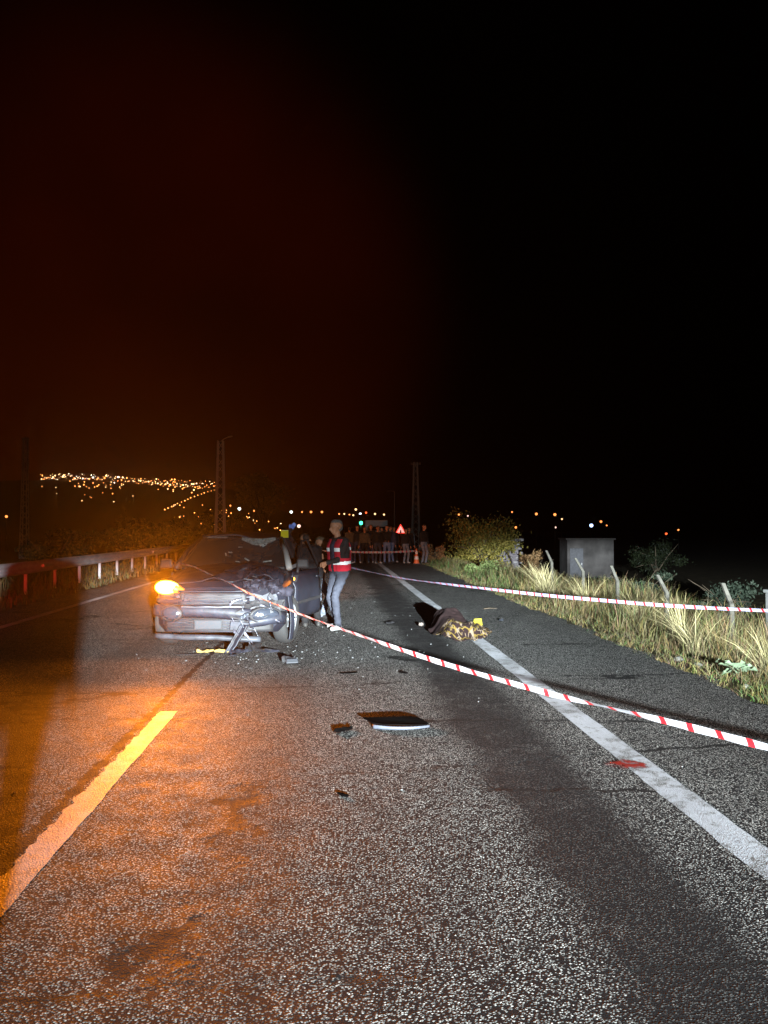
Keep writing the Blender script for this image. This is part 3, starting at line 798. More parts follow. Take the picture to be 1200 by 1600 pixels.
def town():
    """hundreds of window and street lights on the far hillside"""
    P, S, K = [], [], []
    def put(X, Y, s, c, up=5.0):
        P.append((X, Y, float(ground_z(X, Y)) + up)); S.append(s); K.append(c)
    orange, warm, white = (1, .33, .07), (1, .62, .28), (1, .95, .85)
    r = random.Random(5)
    for k in range(190):                               # crest
        px = 75 + 265 * (k + r.uniform(0, 1)) / 190; Y = 1000 + r.uniform(-85, 15)
        put((px - 522) / F_PX * Y, Y, (1.6 if r.random() < .18 else r.uniform(.5, 1.0)), r.choice([orange, warm, warm, white if px < 200 else orange]), r.uniform(1, 9))
    for k in range(110):
        px = 75 + 260 * r.random(); Y = r.uniform(820, 960)
        if r.random() < .45 + .4 * math.sin(px * .05): put((px - 522) / F_PX * Y, Y, r.uniform(.8, 1.4), r.choice([orange, orange, warm]), r.uniform(2, 7))
    for k in range(0, 46, 3):                                # road climbing the hill
        f = k / 45; px = 262 + 75 * f + r.uniform(-1, 1); Y = 690 + 150 * f
        put((px - 522) / F_PX * Y, Y, r.uniform(.8, 1.1), orange, 7)
    for k in range(40):
        px = r.uniform(265, 440); Y = r.uniform(600, 740); put((px - 522) / F_PX * Y, Y, r.uniform(.6, 1.0), r.choice([orange, orange, warm]), r.uniform(3, 9))
    for k in range(14):
        px = r.uniform(90, 230); Y = r.uniform(740, 900); put((px - 522) / F_PX * Y, Y, r.uniform(.5, 1.0), r.choice([orange, warm]), 5)
    octv = np.array([[1, 0, 0], [-1, 0, 0], [0, 1, 0], [0, -1, 0], [0, 0, 1], [0, 0, -1]], float)
    octf = np.array([[0, 2, 4], [2, 1, 4], [1, 3, 4], [3, 0, 4], [2, 0, 5], [1, 2, 5], [3, 1, 5], [0, 3, 5]])
    P = np.array(P); S = np.array(S); K = np.array(K); n = len(P)
    V = (P[:, None] + octv[None] * S[:, None, None] * .66).reshape(-1, 3); F = (np.arange(n)[:, None, None] * 6 + octf[None]).reshape(-1, 3)
    K = K * np.random.default_rng(3).uniform(.25, 1.2, n)[:, None]
    o = link('town_lights', np_mesh('town_lights', V, F, np.repeat(K, 6, 0)), attr_mat('town_glow', .5, emit=7.0))
    tag(o, 'hundreds of orange town lights glittering on the far hillside', 'town lights', kind='stuff')
town()

# ================================================================== damaged car
PAINTC = mat('car_paint', (.017, .019, .028), .42, .2, spec=.45, noise=.25, nscale=2.5, bump=.04, bscale=6)
BLACKP = mat('black_plastic', (.022, .022, .024), .6, noise=.3, nscale=6)
GREYP = mat('grey_plastic', (.016, .018, .027), .5, noise=.6, nscale=7, bump=.15, bscale=18)
CHROME = mat('chrome', (.30, .31, .34), .3, .8)
RUBBER = mat('tyre_rubber', (.03, .03, .03), .85, bump=.3, bscale=60)
GLASS = mat('car_glass', (.025, .028, .03), .12, spec=.7)
CRACK_RIM = mat('crack_and_lit_rim', (.20, .22, .21), .5, noise=.6, nscale=25, bump=.9, bscale=30)  # pale glass for cracks and for the painted lit screen edge
CRUSH = mat('crushed_metal', (.05, .048, .064), .4, .4, noise=.7, nscale=9, bump=.25, bscale=30)
PLATE = mat('plate_white', (.024, .027, .034), .5)
LAMPG = mat('lamp_lens', (.035, .043, .058), .2, .2, spec=.8, noise=.2, nscale=30, bump=.25, bscale=50)

def loft(stations, name):
    """stations: list of (y, [(x, z), ...]) half sections from bottom centre to top centre"""
    mb = MB(); n = len(stations[0][1]); ring = []
    for y, pr in stations:
        full = [(x, y, z) for x, z in pr] + [(-x, y, z) for x, z in reversed(pr[1:-1])]
        ring.append(full)
    m = len(ring[0]); vs = [p for r_ in ring for p in r_]
    fs = [(i * m + k, i * m + (k + 1) % m, (i + 1) * m + (k + 1) % m, (i + 1) * m + k) for i in range(len(ring) - 1) for k in range(m)]
    fs += [tuple(range(m - 1, -1, -1)), tuple(range((len(ring) - 1) * m, len(ring) * m))]
    mb.add(vs, fs, True)
    return mb

def apply_mods(o):
    dg = bpy.context.evaluated_depsgraph_get()
    me = bpy.data.meshes.new_from_object(o.evaluated_get(dg))
    o.modifiers.clear(); o.data = me
    return o

def build_car():
    T = thing('damaged_car', 'dark crashed car facing the camera with its front smashed', 'car', (-1.50, 9.88, 0), R(-1.5))
    def sec(y, hw, zb, zm, zt, crown):
        return (y, [(0, zb), (hw * .86, zb), (hw * .97, zb + .10), (hw, zm), (hw * .985, zt - .10), (hw * .93, zt - .02), (hw * .75, zt + crown * .5), (0, zt + crown)])
    st = [sec(.16, .60, .30, .50, .74, .02), sec(.22, .76, .24, .52, .80, .03), sec(.36, .855, .22, .55, .86, .04), sec(.85, .885, .20, .6, .93, .05), sec(1.3, .89, .19, .62, .99, .05),
          sec(2.2, .895, .19, .62, 1.0, .02), sec(3.4, .885, .20, .62, 1.02, .01), sec(3.95, .84, .26, .62, 1.02, .01), sec(4.2, .76, .34, .6, .98, .0)]
    body = loft(st, 'body').build('body', PAINTC, T)
    cutters = []
    for yy in (.86, 3.42):
        for s in (-1, 1):
            c = MB(); c.lathe([(0.0001, -.16), (.375, -.16), (.375, .16), (0.0001, .16)], 28, 'X', (s * .86, yy, .345)); co = c.build('wheel_cut', BLACKP, T); cutters.append(co)
            md = body.modifiers.new('arch', 'BOOLEAN'); md.operation = 'DIFFERENCE'; md.object = co; md.solver = 'EXACT'
    apply_mods(body)
    for c in cutters: bpy.data.objects.remove(c)
    for p in body.data.polygons: p.use_smooth = False
    # hood: buckled panel
    def hood(u, v):
        x = (u - .5) * 2 * .80; y = .20 + 1.08 * v
        z = .845 + .175 * (v ** .8) + .055 * (1 - (x / .85) ** 2) - .05 * max(0, abs(x) - .6) / .2
        cr = max(0, 1 - math.hypot((x - .52) / .62, (y - .42) / .75)) ** .8
        n1 = mnoise.noise((x * 4.1, y * 4.3, 2.2)); n2 = mnoise.noise((x * 11, y * 10, 7.7))
        z += cr * (.05 + .20 * n1 + .09 * n2)
        ridge = math.exp(-((x + .1 - .35 * (y - .2)) / .10) ** 2) * .05
        z += ridge + .018 * mnoise.noise((x * 3, y * 5, 1.1))
        y += cr * .16 * mnoise.noise((x * 5, y * 5, 4.4)) + cr * .10
        return Vector((x, y, z + .012))
    h = MB(); h.grid(hood, 20, 18, smooth=False); ho = h.build('hood', PAINTC, T, solid=.012)
    # crushed corner where the lamp and wing were
    def crush(u, v):
        x = .30 + .50 * u; z = .70 + .22 * v; y = .13 + .16 * (abs(x) / .88) ** 3
        y += .20 * mnoise.noise((x * 9, z * 12, 3.3)) + .12 * mnoise.noise((x * 27, z * 25, 9.3)) + .04
        return Vector((x, y, z + .05 * mnoise.noise((x * 9, z * 4, 1.3))))
    c = MB(); c.grid(crush, 13, 8, smooth=False); c.build('crushed_wing', CRUSH, T, solid=.01)
    for k in range(14):
        x = random.uniform(.28, .82); z = random.uniform(.72, .98); y = random.uniform(.06, .5)
        a = Vector((x, y, z)); b = a + Vector((random.uniform(-.16, .16), random.uniform(-.1, .1), random.uniform(-.06, .07)))
        s = MB(); s.bar(a, b, random.uniform(.015, .05), .006, random.uniform(0, 3)); s.build('torn_strip', random.choice([CRUSH, GREYP, CHROME, BLACKP]), T)
    # nose: grille, bumper, slats, plate
    def fy(x): return .02 + .22 * (abs(x) / .88) ** 3.2
    def band(z0, z1, x0, x1, off, nm, m, par=T, th=.02, bulge=0.0, sag=0.0):
        b = MB()
        b.grid(lambda u, v: Vector((x0 + (x1 - x0) * u, fy(x0 + (x1 - x0) * u) + off - bulge * math.sin(math.pi * v), z0 + (z1 - z0) * v - sag * max(0, (x0 + (x1 - x0) * u) + .2) ** 1.3 + .006 * mnoise.noise((u * 6, v * 3, z0 * 9)))), 28, 5)
        return b.build(nm, m, par, solid=th)
    bum = band(.45, .615, -.88, .86, 0, 'bumper', GREYP, bulge=.035, sag=.10)
    band(.62, .70, -.84, .40, .05, 'nose_panel', PAINTC, bulge=.02)
    gr = band(.60, .765, -.50, .36, .035, 'grille', BLACKP)
    for k in range(4): band(.625 + .035 * k, .637 + .035 * k, -.47 + .01 * k, .33 - .01 * k, .02, 'grille_bar', GREYP, gr, .012)
    band(.575, .60, -.47, .32, -.012, 'chrome_strip', CHROME, th=.015, bulge=.008)
    band(.77, .80, -.52, .34, .02, 'chrome_strip', PAINTC, th=.02, bulge=.01)
    lo = band(.25, .445, -.72, .70, .06, 'lower_opening', BLACKP)
    for k in range(5): band(.268 + .035 * k, .282 + .035 * k, -.70, .46, .035, 'slat', GREYP, lo, .014, sag=.02)
    band(.16, .24, -.85, .55, -.01, 'lower_lip', mat('pale_lip', (.055, .06, .072), .5, noise=.5), bulge=.03, sag=.06)
    bc = band(.20, .33, .45, .86, .03, 'bumper_corner', GREYP, bulge=.03, sag=.02); bc.rotation_euler = (0, R(-9), R(-4)); bc.location = (0, -.03, .06)
    pl = MB(); pl.box((-.12, fy(.12) - .01, .36), (.34, .012, .115)); po = pl.build('number_plate', PLATE, T, bevel=.006)
    pf = MB(); pf.box((-.12, fy(.12) - .004, .36), (.365, .012, .14)); pf.build('plate_frame', BLACKP, po, bevel=.006)
    tg = MB(); tg.box((.28, fy(.28) - .005, .335), (.24, .012, .12), Matrix.Rotation(R(7), 3, 'Y')); tg.build('cover_panel', GREYP, T, bevel=.006)
    # torn edges and dark voids where the corner broke away
    vd = MB(); vd.grid(lambda u, v: Vector((.34 + .5 * u, fy(.34 + .5 * u) + .05 + .05 * mnoise.noise((u * 5, v * 5, 8)), .36 + .30 * v + .04 * mnoise.noise((u * 8, 3, 1)))), 14, 8, smooth=False)
    vd.build('torn_corner', BLACKP, T, solid=.01)
    for k in range(26):
        x = random.uniform(.16, .84); z = random.uniform(.24, .74); y = fy(x) - random.uniform(-.03, .07)
        L = random.uniform(.05, .22); an = random.uniform(-1.2, 1.2); a_ = Vector((x, y, z)); b_ = a_ + Vector((L * math.cos(an), random.uniform(-.05, .02), L * math.sin(an) - .03))
        if b_.x > .93 or b_.z < .06: continue
        q = MB(); wd = random.uniform(.008, .035); q.add([a_ + Vector((0, 0, wd)), a_ - Vector((0, 0, wd)), b_, (a_ + b_) / 2 + Vector((0, -.02, wd * 1.2))], [(0, 1, 2), (0, 2, 3)])
        q.build('torn_edge', random.choice([GREYP, BLACKP, CRUSH, GREYP, LAMPG]), T, solid=.006)
    # fog lamps
    for s, m_, dz in ((-1, LAMPG, 0.0), (1, LAMPG, -.03)):
        f = MB(); f.lathe([(0, -.035), (.07, -.03), (.115, -.012), (.125, .01), (.12, .05)], 24, 'Y'); fo = f.build('fog_lamp', m_, T, (s * .61, fy(.61) - .02, .505 + dz), rot=(0, 0, s * R(24)))
        fo.scale = (1.45 if s > 0 else 1.15, 1, .72)
        f = MB(); f.lathe([(.128, -.02), (.15, -.015), (.155, .02), (.128, .04)], 24, 'Y'); f.build('bezel', BLACKP, fo)
    # head lamps
    def lamp_shape(s, y0):
        b = MB(); pts = [(.46, .80), (.56, .865), (.80, .90), (.86, .87), (.83, .79), (.70, .755), (.52, .76)]
        fr = [Vector((s * x, fy(x) + y0 + .02 * (x - .46), z)) for x, z in pts]; cc = Vector((s * .67, fy(.67) + y0 - .04, .828))
        bk = [p + Vector((0, .12, 0)) for p in fr]; n = len(fr)
        b.add([cc] + fr + bk, [(0, 1 + i, 1 + (i + 1) % n) for i in range(n)] + [(1 + i, 1 + n + i, 1 + n + (i + 1) % n, 1 + (i + 1) % n) for i in range(n)], True)
        return b
    hl = lamp_shape(-1, .05).build('headlamp', lit_mat('amber_lens', (1, .22, .01), 3.0), T)
    tag(hl, label='headlamp with its amber indicator lit')
    bulb = MB(); bulb.grid(lambda u, v: Vector((-.70 + .175 * math.cos(2 * math.pi * u) * v * (1.0 if math.cos(2 * math.pi * u) > 0 else .75), fy(.67) - .01 + .03 * v * v, .835 + .088 * math.sin(2 * math.pi * u) * v)), 24, 5)
    amb = lit_mat('amber_indicator', (1, .36, .02), 45.0)
    bulb.build('indicator', amb, hl)
    # broken lamp on the other side, pushed in
    h2 = lamp_shape(1, .16).build('headlamp', CRUSH, T, rot=(0, R(6), 0)); tag(h2, label='crushed unlit headlamp')
    # wheels
    def wheel(x, y, steer):
        s = 1 if x > 0 else -1
        wt = MB(); wt.lathe([(.215, -.09), (.29, -.105), (.325, -.08), (.335, -.03), (.335, .03), (.325, .08), (.29, .105), (.215, .09)], 40, 'X'); t_ = wt.build('wheel', RUBBER, T, (x, y, .335), rot=(0, 0, steer))
        wr = MB(); wr.lathe([(.22, .09), (.205, .085), (.2, .0), (.2, -.08)], 30, 'X'); ro = wr.build('rim', mat('alloy', (.45, .46, .48), .35, .7), t_)
        sp = MB()
        for k in range(7):
            a = k * 2 * math.pi / 7; sp.bar((s * .06, .03 * math.cos(a), .03 * math.sin(a)), (s * .075, .205 * math.cos(a), .205 * math.sin(a)), .045, .025, a)
        sp.lathe([(0, s * .075), (.05, s * .07), (.055, s * .03), (0, s * .03)], 14, 'X'); sp.build('spokes', MATS['alloy'], t_)
    wheel(-.79, .86, R(-12)); wheel(.80, .86, R(-14)); wheel(-.79, 3.42, 0); wheel(.79, 3.42, 0)
    # torn wing liner hanging at the wheel
    fl = MB(); fl.grid(lambda u, v: Vector((.885 + .02 * math.sin(v * 5) + .045 * u, .44 + .10 * u + .05 * math.sin(v * 3.2), .10 + .72 * v + .03 * mnoise.noise((u * 4, v * 6, 2)))), 5, 22)
    fl.build('torn_wing_edge', GREYP, T, solid=.012)
    hs = MB(); hs.grid(lambda u, v: Vector((.36 - .20 * v + .10 * (u - .5) + .02 * mnoise.noise((v * 5, u * 2, 1)), -.02 - .06 * v + .03 * math.sin(u * 6), .36 - .355 * v)), 6, 16)
    tag(hs.build('hanging_trim', GREYP, T, solid=.015), label='bent bumper trim hanging to the ground')
    # greenhouse
    def P(x, y, z): return Vector((x, y, z))
    def wide(z): return .86 - .27 * (z - 1.0) / .5 if z > 1 else .86
    rf = MB()
    def roof(u, v):
        x = (u - .5) * 2; y = 1.98 + 1.5 * v; hw = .60 - .02 * v
        dent = .10 * math.exp(-((x - .55) / .4) ** 2 - ((v - .0) / .35) ** 2)
        return P(x * hw, y + .03 * (1 - x * x) * 0, 1.475 + .045 * (1 - x * x) + .03 * math.sin(math.pi * v) - dent + .012 * mnoise.noise((x * 3, v * 5, 2)))
    rf.grid(roof, 20, 16); rf.build('roof', PAINTC, T, solid=.03)
    # A, B, C pillars
    for s in (-1, 1):
        b = MB(); b.tube([(s * .82, 1.22, 1.02), (s * .74, 1.55, 1.24), (s * .615, 2.0, 1.47 - (.05 if s > 0 else 0))], [.045, .04, .04], 8); b.build('pillar', mat('pale_pillar', (.30, .29, .28), .6) if s > 0 else PAINTC, T)
        b = MB(); b.bar((s * .865, 2.45, 1.0), (s * .605, 2.6, 1.49), .10, .05); b.build('pillar', BLACKP, T)
        b = MB(); b.bar((s * .84, 4.0, 1.0), (s * .58, 3.46, 1.47), .16, .06); b.build('pillar', PAINTC, T)
        b = MB(); b.tube([(s * .61, 2.0, 1.47 - (.05 if s > 0 else 0)), (s * .605, 2.7, 1.50), (s * .585, 3.48, 1.47)], .03, 8); b.build('roof_rail', PAINTC, T)
        # rear side window; the front one is broken out
        ws = MB(); ws.add([P(s * .855, 2.52, 1.02), P(s * .845, 3.9, 1.02), P(s * .59, 3.42, 1.44), P(s * .61, 2.63, 1.46)], [(0, 1, 2, 3)]); ws.build('side_window', GLASS, T, solid=.006)
        if s < 0:
            ws = MB(); ws.add([P(s * .86, 1.3, 1.02), P(s * .86, 2.42, 1.02), P(s * .62, 2.55, 1.46), P(s * .64, 1.98, 1.44)], [(0, 1, 2, 3)]); ws.build('side_window', GLASS, T, solid=.006)
        # mirrors
        m_ = MB(); m_.box((s * 1.0, 1.42, 1.09), (.2, .12, .15), None, .85); mo = m_.build('wing_mirror', PAINTC if s < 0 else BLACKP, T, bevel=.03)
        m2 = MB(); m2.bar((s * .84, 1.42, 1.03), (s * .93, 1.42, 1.07), .05); m2.build('mirror_arm', BLACKP, mo)
    # wind screen: sagging, shattered on the right hand half
    def ws(u, v):
        x = (u - .5) * 2; hw = .80 - .19 * v; y = 1.24 + .74 * v - .06 * (1 - x * x) * (1 - v); z = 1.03 + .43 * v
        d = max(0, 1 - math.hypot((x - .45) / .8, (v - .45) / .7))
        z -= .13 * d + .04 * d * mnoise.noise((x * 6, v * 6, 3.1)); y += .08 * d
        return P(x * hw, y, z)
    wsm = MB(); wsm.grid(ws, 22, 16, smooth=False); wso = wsm.build('windscreen', GLASS, T, solid=.006)
    def rim(u, v):
        a = u; p = ws(.52 + .42 * a, .93 - .10 * math.sin(math.pi * a)); q = ws(.52 + .42 * a, 1.0)
        return p.lerp(q, v) + Vector((0, -.012, .014))
    r_ = MB(); r_.grid(rim, 16, 4, smooth=False); r_.build('lit_rim', CRACK_RIM, wso)  # pale strip paints in the lamplit top edge of the windscreen
    r_ = MB(); r_.grid(lambda u, v: ws(.09 + .25 * u, .95 + .05 * v) + Vector((0, -.015, .016)), 8, 2, smooth=False); r_.build('lit_rim', CRACK_RIM, wso)  # same lamplit edge painted in on the left
    for k in range(10):
        a = ws(random.uniform(.4, .9), random.uniform(.2, .85)); b = a + Vector((random.uniform(-.14, .14), 0, random.uniform(-.05, .05)))
        s_ = MB(); s_.bar(a + Vector((0, -.03, .02)), b + Vector((0, -.03, .02)), random.uniform(.01, .03), .006, random.uniform(0, 3)); s_.build('glass_shard', CRACK_RIM, wso)
    rw = MB(); rw.grid(lambda u, v: P((u - .5) * 2 * (.80 - .22 * v), 4.02 - .52 * v, 1.03 + .43 * v), 6, 4); rw.build('rear_window', GLASS, T, solid=.006)
    ds = MB(); ds.box((0, 1.5, 1.0), (1.5, .5, .1)); ds.build('dashboard', BLACKP, T, bevel=.03)
    for s in (-.4, .4):
        st_ = MB(); st_.box((s, 2.45, 1.12), (.5, .14, .5), Matrix.Rotation(R(-12), 3, 'X'), .85); so = st_.build('front_seat', mat('seat_cloth', (.05, .045, .04), .9), T, bevel=.05)
        hd = MB(); hd.box((s, 2.52, 1.40), (.26, .1, .12)); hd.build('headrest', MATS['seat_cloth'], so, bevel=.03)
    # doors on the visible flank (right side in the picture) and the other
    def xbody(y, z):
        hw = .885 if y < 1.3 else (.895 if y < 3 else .885)
        return hw * (1.0 if .3 < z < .8 else .975)
    for s in (-1, 1):
        for y0, y1, nm in ((1.18, 2.38, 'door'), (2.42, 3.12, 'door')):
            d = MB(); d.grid(lambda u, v: P(s * (xbody(y0 + (y1 - y0) * u, .27 + .70 * v) + .012 + .012 * math.sin(math.pi * v) + (.03 * mnoise.noise((u * 3, v * 4, 6)) * (s > 0))), y0 + (y1 - y0) * u, .27 + .70 * v), 12, 10)
            do = d.build(nm, PAINTC, T, solid=.02)
            ajar = s > 0 and y0 < 2
            if ajar: tag(do, label='front door standing open')
            hd = MB(); hd.box((s * .935, y1 - .2, .86), (.035, .18, .035)); hd.build('handle', GREYP, do, bevel=.01)
            hd = MB(); hd.box((s * .925, (y0 + y1) / 2, .52), (.02, y1 - y0 - .06, .05)); hd.build('rub_strip', BLACKP, do, bevel=.008)
            if ajar:
                fr = MB(); fr.tube([(s * .90, y0 + .12, .96), (s * .80, y0 + .55, 1.25), (s * .70, y0 + .85, 1.40), (s * .70, y1 - .05, 1.42), (s * .90, y1 - .01, .96)], .02, 6); fr.build('window_frame', BLACKP, do)
                ic = MB(); ic.grid(lambda u, v: P(s * .885, y0 + .05 + (y1 - y0 - .1) * u, .32 + .60 * v), 2, 2); ic.build('door_lining', BLACKP, do, solid=.02)
                piv = Matrix.Translation((s * .9, y0, 0)) @ Matrix.Rotation(R(-15), 4, 'Z') @ Matrix.Translation((-s * .9, -y0, 0))
                do.matrix_local = piv
        q = MB(); q.box((s * .90, 2.2, .235), (.04, 1.8, .07)); q.build('sill_trim', BLACKP, T, bevel=.01)
    for s in (-1, 1):
        tl_ = MB(); tl_.box((s * .72, 4.2, .85), (.26, .1, .26)); to = tl_.build('tail_lamp', mat('tail_red', (.35, .02, .02), .3), T, bevel=.03)
        ti = MB(); ti.box((s * .74, 4.262, .85), (.16, .02, .09)); ti.build('indicator', lit_mat('amber_rear', (1, .3, .02), 20.0), to, bevel=.01)
    si = MB(); si.lathe([(0, .014), (.018, .01), (.024, 0)], 12, 'X', (0, 0, 0)); si.build('side_indicator', lit_mat('amber_side', (1, .32, .03), 14.0), T, (.905, .98, .885))
    return T
CAR = build_car()
CM = Matrix.Translation((-1.50, 9.88, 0)) @ Matrix.Rotation(R(-1.5), 4, 'Z')
def amber(loc, e, rad, spot=None, turn=0):
    l = bpy.data.lights.new('indicator_light', 'SPOT' if spot else 'POINT'); l.energy = e; l.color = (1, .24, .008); l.shadow_soft_size = rad
    o = bpy.data.objects.new('indicator_light', l); C.objects.link(o); o.location = CM @ Vector(loc)
    if spot:
        l.spot_size = R(spot); l.spot_blend = 1.0
        # lens throws most of its light level, little steeply down
        l.use_nodes = True; t = l.node_tree; em = [n for n in t.nodes if n.type == 'EMISSION'][0]
        g = t.nodes.new('ShaderNodeNewGeometry'); sp = t.nodes.new('ShaderNodeSeparateXYZ'); t.links.new(g.outputs['Incoming'], sp.inputs[0])
        mr_ = t.nodes.new('ShaderNodeMapRange'); mr_.interpolation_type = 'SMOOTHSTEP'
        mr_.inputs[1].default_value = -.46; mr_.inputs[2].default_value = -.05; mr_.inputs[3].default_value = .06; mr_.inputs[4].default_value = 1.0
        t.links.new(sp.outputs['Z'], mr_.inputs[0]); t.links.new(mr_.outputs[0], em.inputs['Strength'])
        o.rotation_euler = (R(93), 0, R(180 - 1.5 + turn))
amber((-.70, -.06, .835), 6300, .05, 172)
amber((.96, .95, .885), .7, .02)
for sx in (-.74, .74): amber((sx, 4.32, .85), 2600, .05, 60, 180)

# ================================================================== people
def capsule(mb, a, b, ra, rb, n=12):
    a = Vector(a); b = Vector(b); d = (b - a); L = d.length
    d = d / L if L > 1e-6 else Vector((0, 0, 1))
    pts, rad = [], []
    for t in (-1, -.92, -.7, -.35): pts.append(a + d * ra * t); rad.append(max(.0008, ra * math.sqrt(max(0, 1 - t * t))))
    pts.append(a); rad.append(ra); pts.append(b); rad.append(rb)
    for t in (.35, .7, .92, 1): pts.append(b + d * rb * t); rad.append(max(.0008, rb * math.sqrt(max(0, 1 - t * t))))
    mb.tube(pts, rad, n)

def ik(a, b, l1, l2, hint):
    a, b, hint = Vector(a), Vector(b), Vector(hint)
    d = b - a; L = min(d.length, (l1 + l2) * .999); d.normalize()
    x = (l1 * l1 - l2 * l2 + L * L) / (2 * L); h = math.sqrt(max(0, l1 * l1 - x * x))
    p = (hint - d * hint.dot(d)).normalized()
    return a + d * x + p * h, a + d * L

def person_prims(H=1.75, lean=0.0, side=0.0, head_turn=0.0, head_down=0.0, hands=None, feet=None, drop=0.0, fingers=True, arm_hint=(0, -1, -.3), bulk=1.0):
    """facing +Y; returns list of (a, b, ra, rb, material slot); slots 0 skin 1 top 2 trousers 3 shoes 4 hair 5 glove(left) 6 shirt"""
    k = H / 1.75; P = []
    pel = Vector((0, -drop * .4, .93 * k - drop))
    M = Matrix.Translation(pel) @ Matrix.Rotation(-lean, 4, 'X') @ Matrix.Rotation(side, 4, 'Y')
    def U(x, y, z): return M @ Vector((x * k, y * k, z * k))
    b = bulk
    feet = feet or {-1: (-.11, .0), 1: (.11, .03)}
    for s in (-1, 1):
        hip = pel + Vector((s * .095 * k, 0, -.02)); ank = Vector((feet[s][0] * k, feet[s][1] * k, .085 * k))
        kn, ank = ik(hip, ank, .43 * k, .44 * k, (0, 1, 0))
        P += [(hip, kn, .088 * k * b, .062 * k, 2), (kn, ank + Vector((0, 0, -.02)), .064 * k, .054 * k, 2)]
        P += [(ank + Vector((0, -.03, -.045)), ank + Vector((s * .03, .15 * k, -.052)), .042, .036, 3)]
    P += [(pel + Vector((-.06 * k, 0, .0)), pel + Vector((.06 * k, 0, 0)), .115 * k * b, .115 * k * b, 2)]
    for s in (-1, 1):
        P += [(U(s * .065, 0, .06), U(s * .085, .0, .36), .108 * k * b, .118 * k * b, 1)]
        P += [(U(0, 0, .47), U(s * .165, -.01, .455), .075 * k * b, .062 * k * b, 1)]
    P += [(U(0, .03, .10), U(0, .035, .38), .10 * k * b, .10 * k * b, 6)]
    P += [(U(0, 0, .48), U(0, .015, .60), .058 * k, .052 * k, 0)]
    hands = hands or {}
    for s in (-1, 1):
        sh = U(s * .185, -.005, .45)
        hd = hands.get(s, U(s * .27, .06, -.10)); hd = Vector(hd)
        el, wr = ik(sh, hd, .285 * k, .255 * k, Vector(arm_hint) if s not in hands or True else 0)
        P += [(sh, el, .056 * k * b, .046 * k * b, 1), (el, wr, .047 * k * b, .036 * k, 1)]
        d = (wr - el).normalized(); slot = 5 if s == -1 else 0
        side_ = d.cross(Vector((0, 1, 0)) if abs(d.y) < .8 else Vector((1, 0, 0))).normalized(); nrm = d.cross(side_)
        P += [(wr + d * .01, wr + d * .07 - side_ * .012, .030, .026, slot), (wr + d * .02 + side_ * .012, wr + d * .075 + side_ * .014, .026, .022, slot)]
        if fingers:
            for q, (o, L) in enumerate(((-.030, .052), (-.010, .066), (.010, .070), (.029, .060))):
                r0 = wr + d * .08 + side_ * o; m_ = r0 + d * L * .55 + nrm * .012; P += [(r0, m_, .0105, .010, slot), (m_, m_ + d * L * .4 + nrm * .028, .010, .0085, slot)]
            r0 = wr + d * .025 + side_ * .03; m_ = r0 + d * .03 + side_ * .028; P += [(r0, m_, .013, .0115, slot), (m_, m_ + d * .032 + nrm * .01, .011, .009, slot)]
        else: P += [(wr + d * .07, wr + d * .15 + nrm * .02, .03, .018, slot)]
    Hc = U(0, .02, .685); HM = Matrix.Translation(Hc) @ Matrix.Rotation(-lean * .6 - head_down, 4, 'X') @ Matrix.Rotation(head_turn, 4, 'Z')
    if head_turn: HM = Matrix.Translation(Hc) @ Matrix.Rotation(head_turn, 4, 'Z') @ Matrix.Rotation(-lean * .6 - head_down, 4, 'X')
    def Hh(x, y, z): return HM @ Vector((x * k, y * k, z * k))
    P += [(Hh(0, -.022, .03), Hh(0, .025, .035), .083 * k, .076 * k, 0), (Hh(0, .03, -.02), Hh(0, .048, -.075), .062 * k, .042 * k, 0),
          (Hh(0, .098, .012), Hh(0, .122, -.022), .010 * k, .016 * k, 0), (Hh(0, .085, -.052), Hh(0, .092, -.052), .020 * k, .018 * k, 0), (Hh(-.03, .078, .035), Hh(.03, .078, .035), .017 * k, .017 * k, 0)]
    for s in (-1, 1): P += [(Hh(s * .082, -.005, .015), Hh(s * .086, -.012, -.025), .016 * k, .011 * k, 0)]
    P += [(Hh(0, -.035, .05), Hh(0, .018, .068), .077 * k, .066 * k, 4), (Hh(0, -.05, -.01), Hh(0, -.04, .04), .064 * k, .066 * k, 4)]
    return P, U, HM

def sdf_slots(P, pts):
    best = np.full(len(pts), 1e9); idx = np.zeros(len(pts), np.int32)
    for a, b, ra, rb, s in P:
        a = np.array(a); d = np.array(b) - a; L2 = max(1e-9, d @ d)
        t = np.clip(((pts - a) @ d) / L2, 0, 1)
        ds = np.linalg.norm(pts - a - t[:, None] * d, axis=1) - (ra + (rb - ra) * t)
        k = ds < best; best[k] = ds[k]; idx[k] = s
    return idx

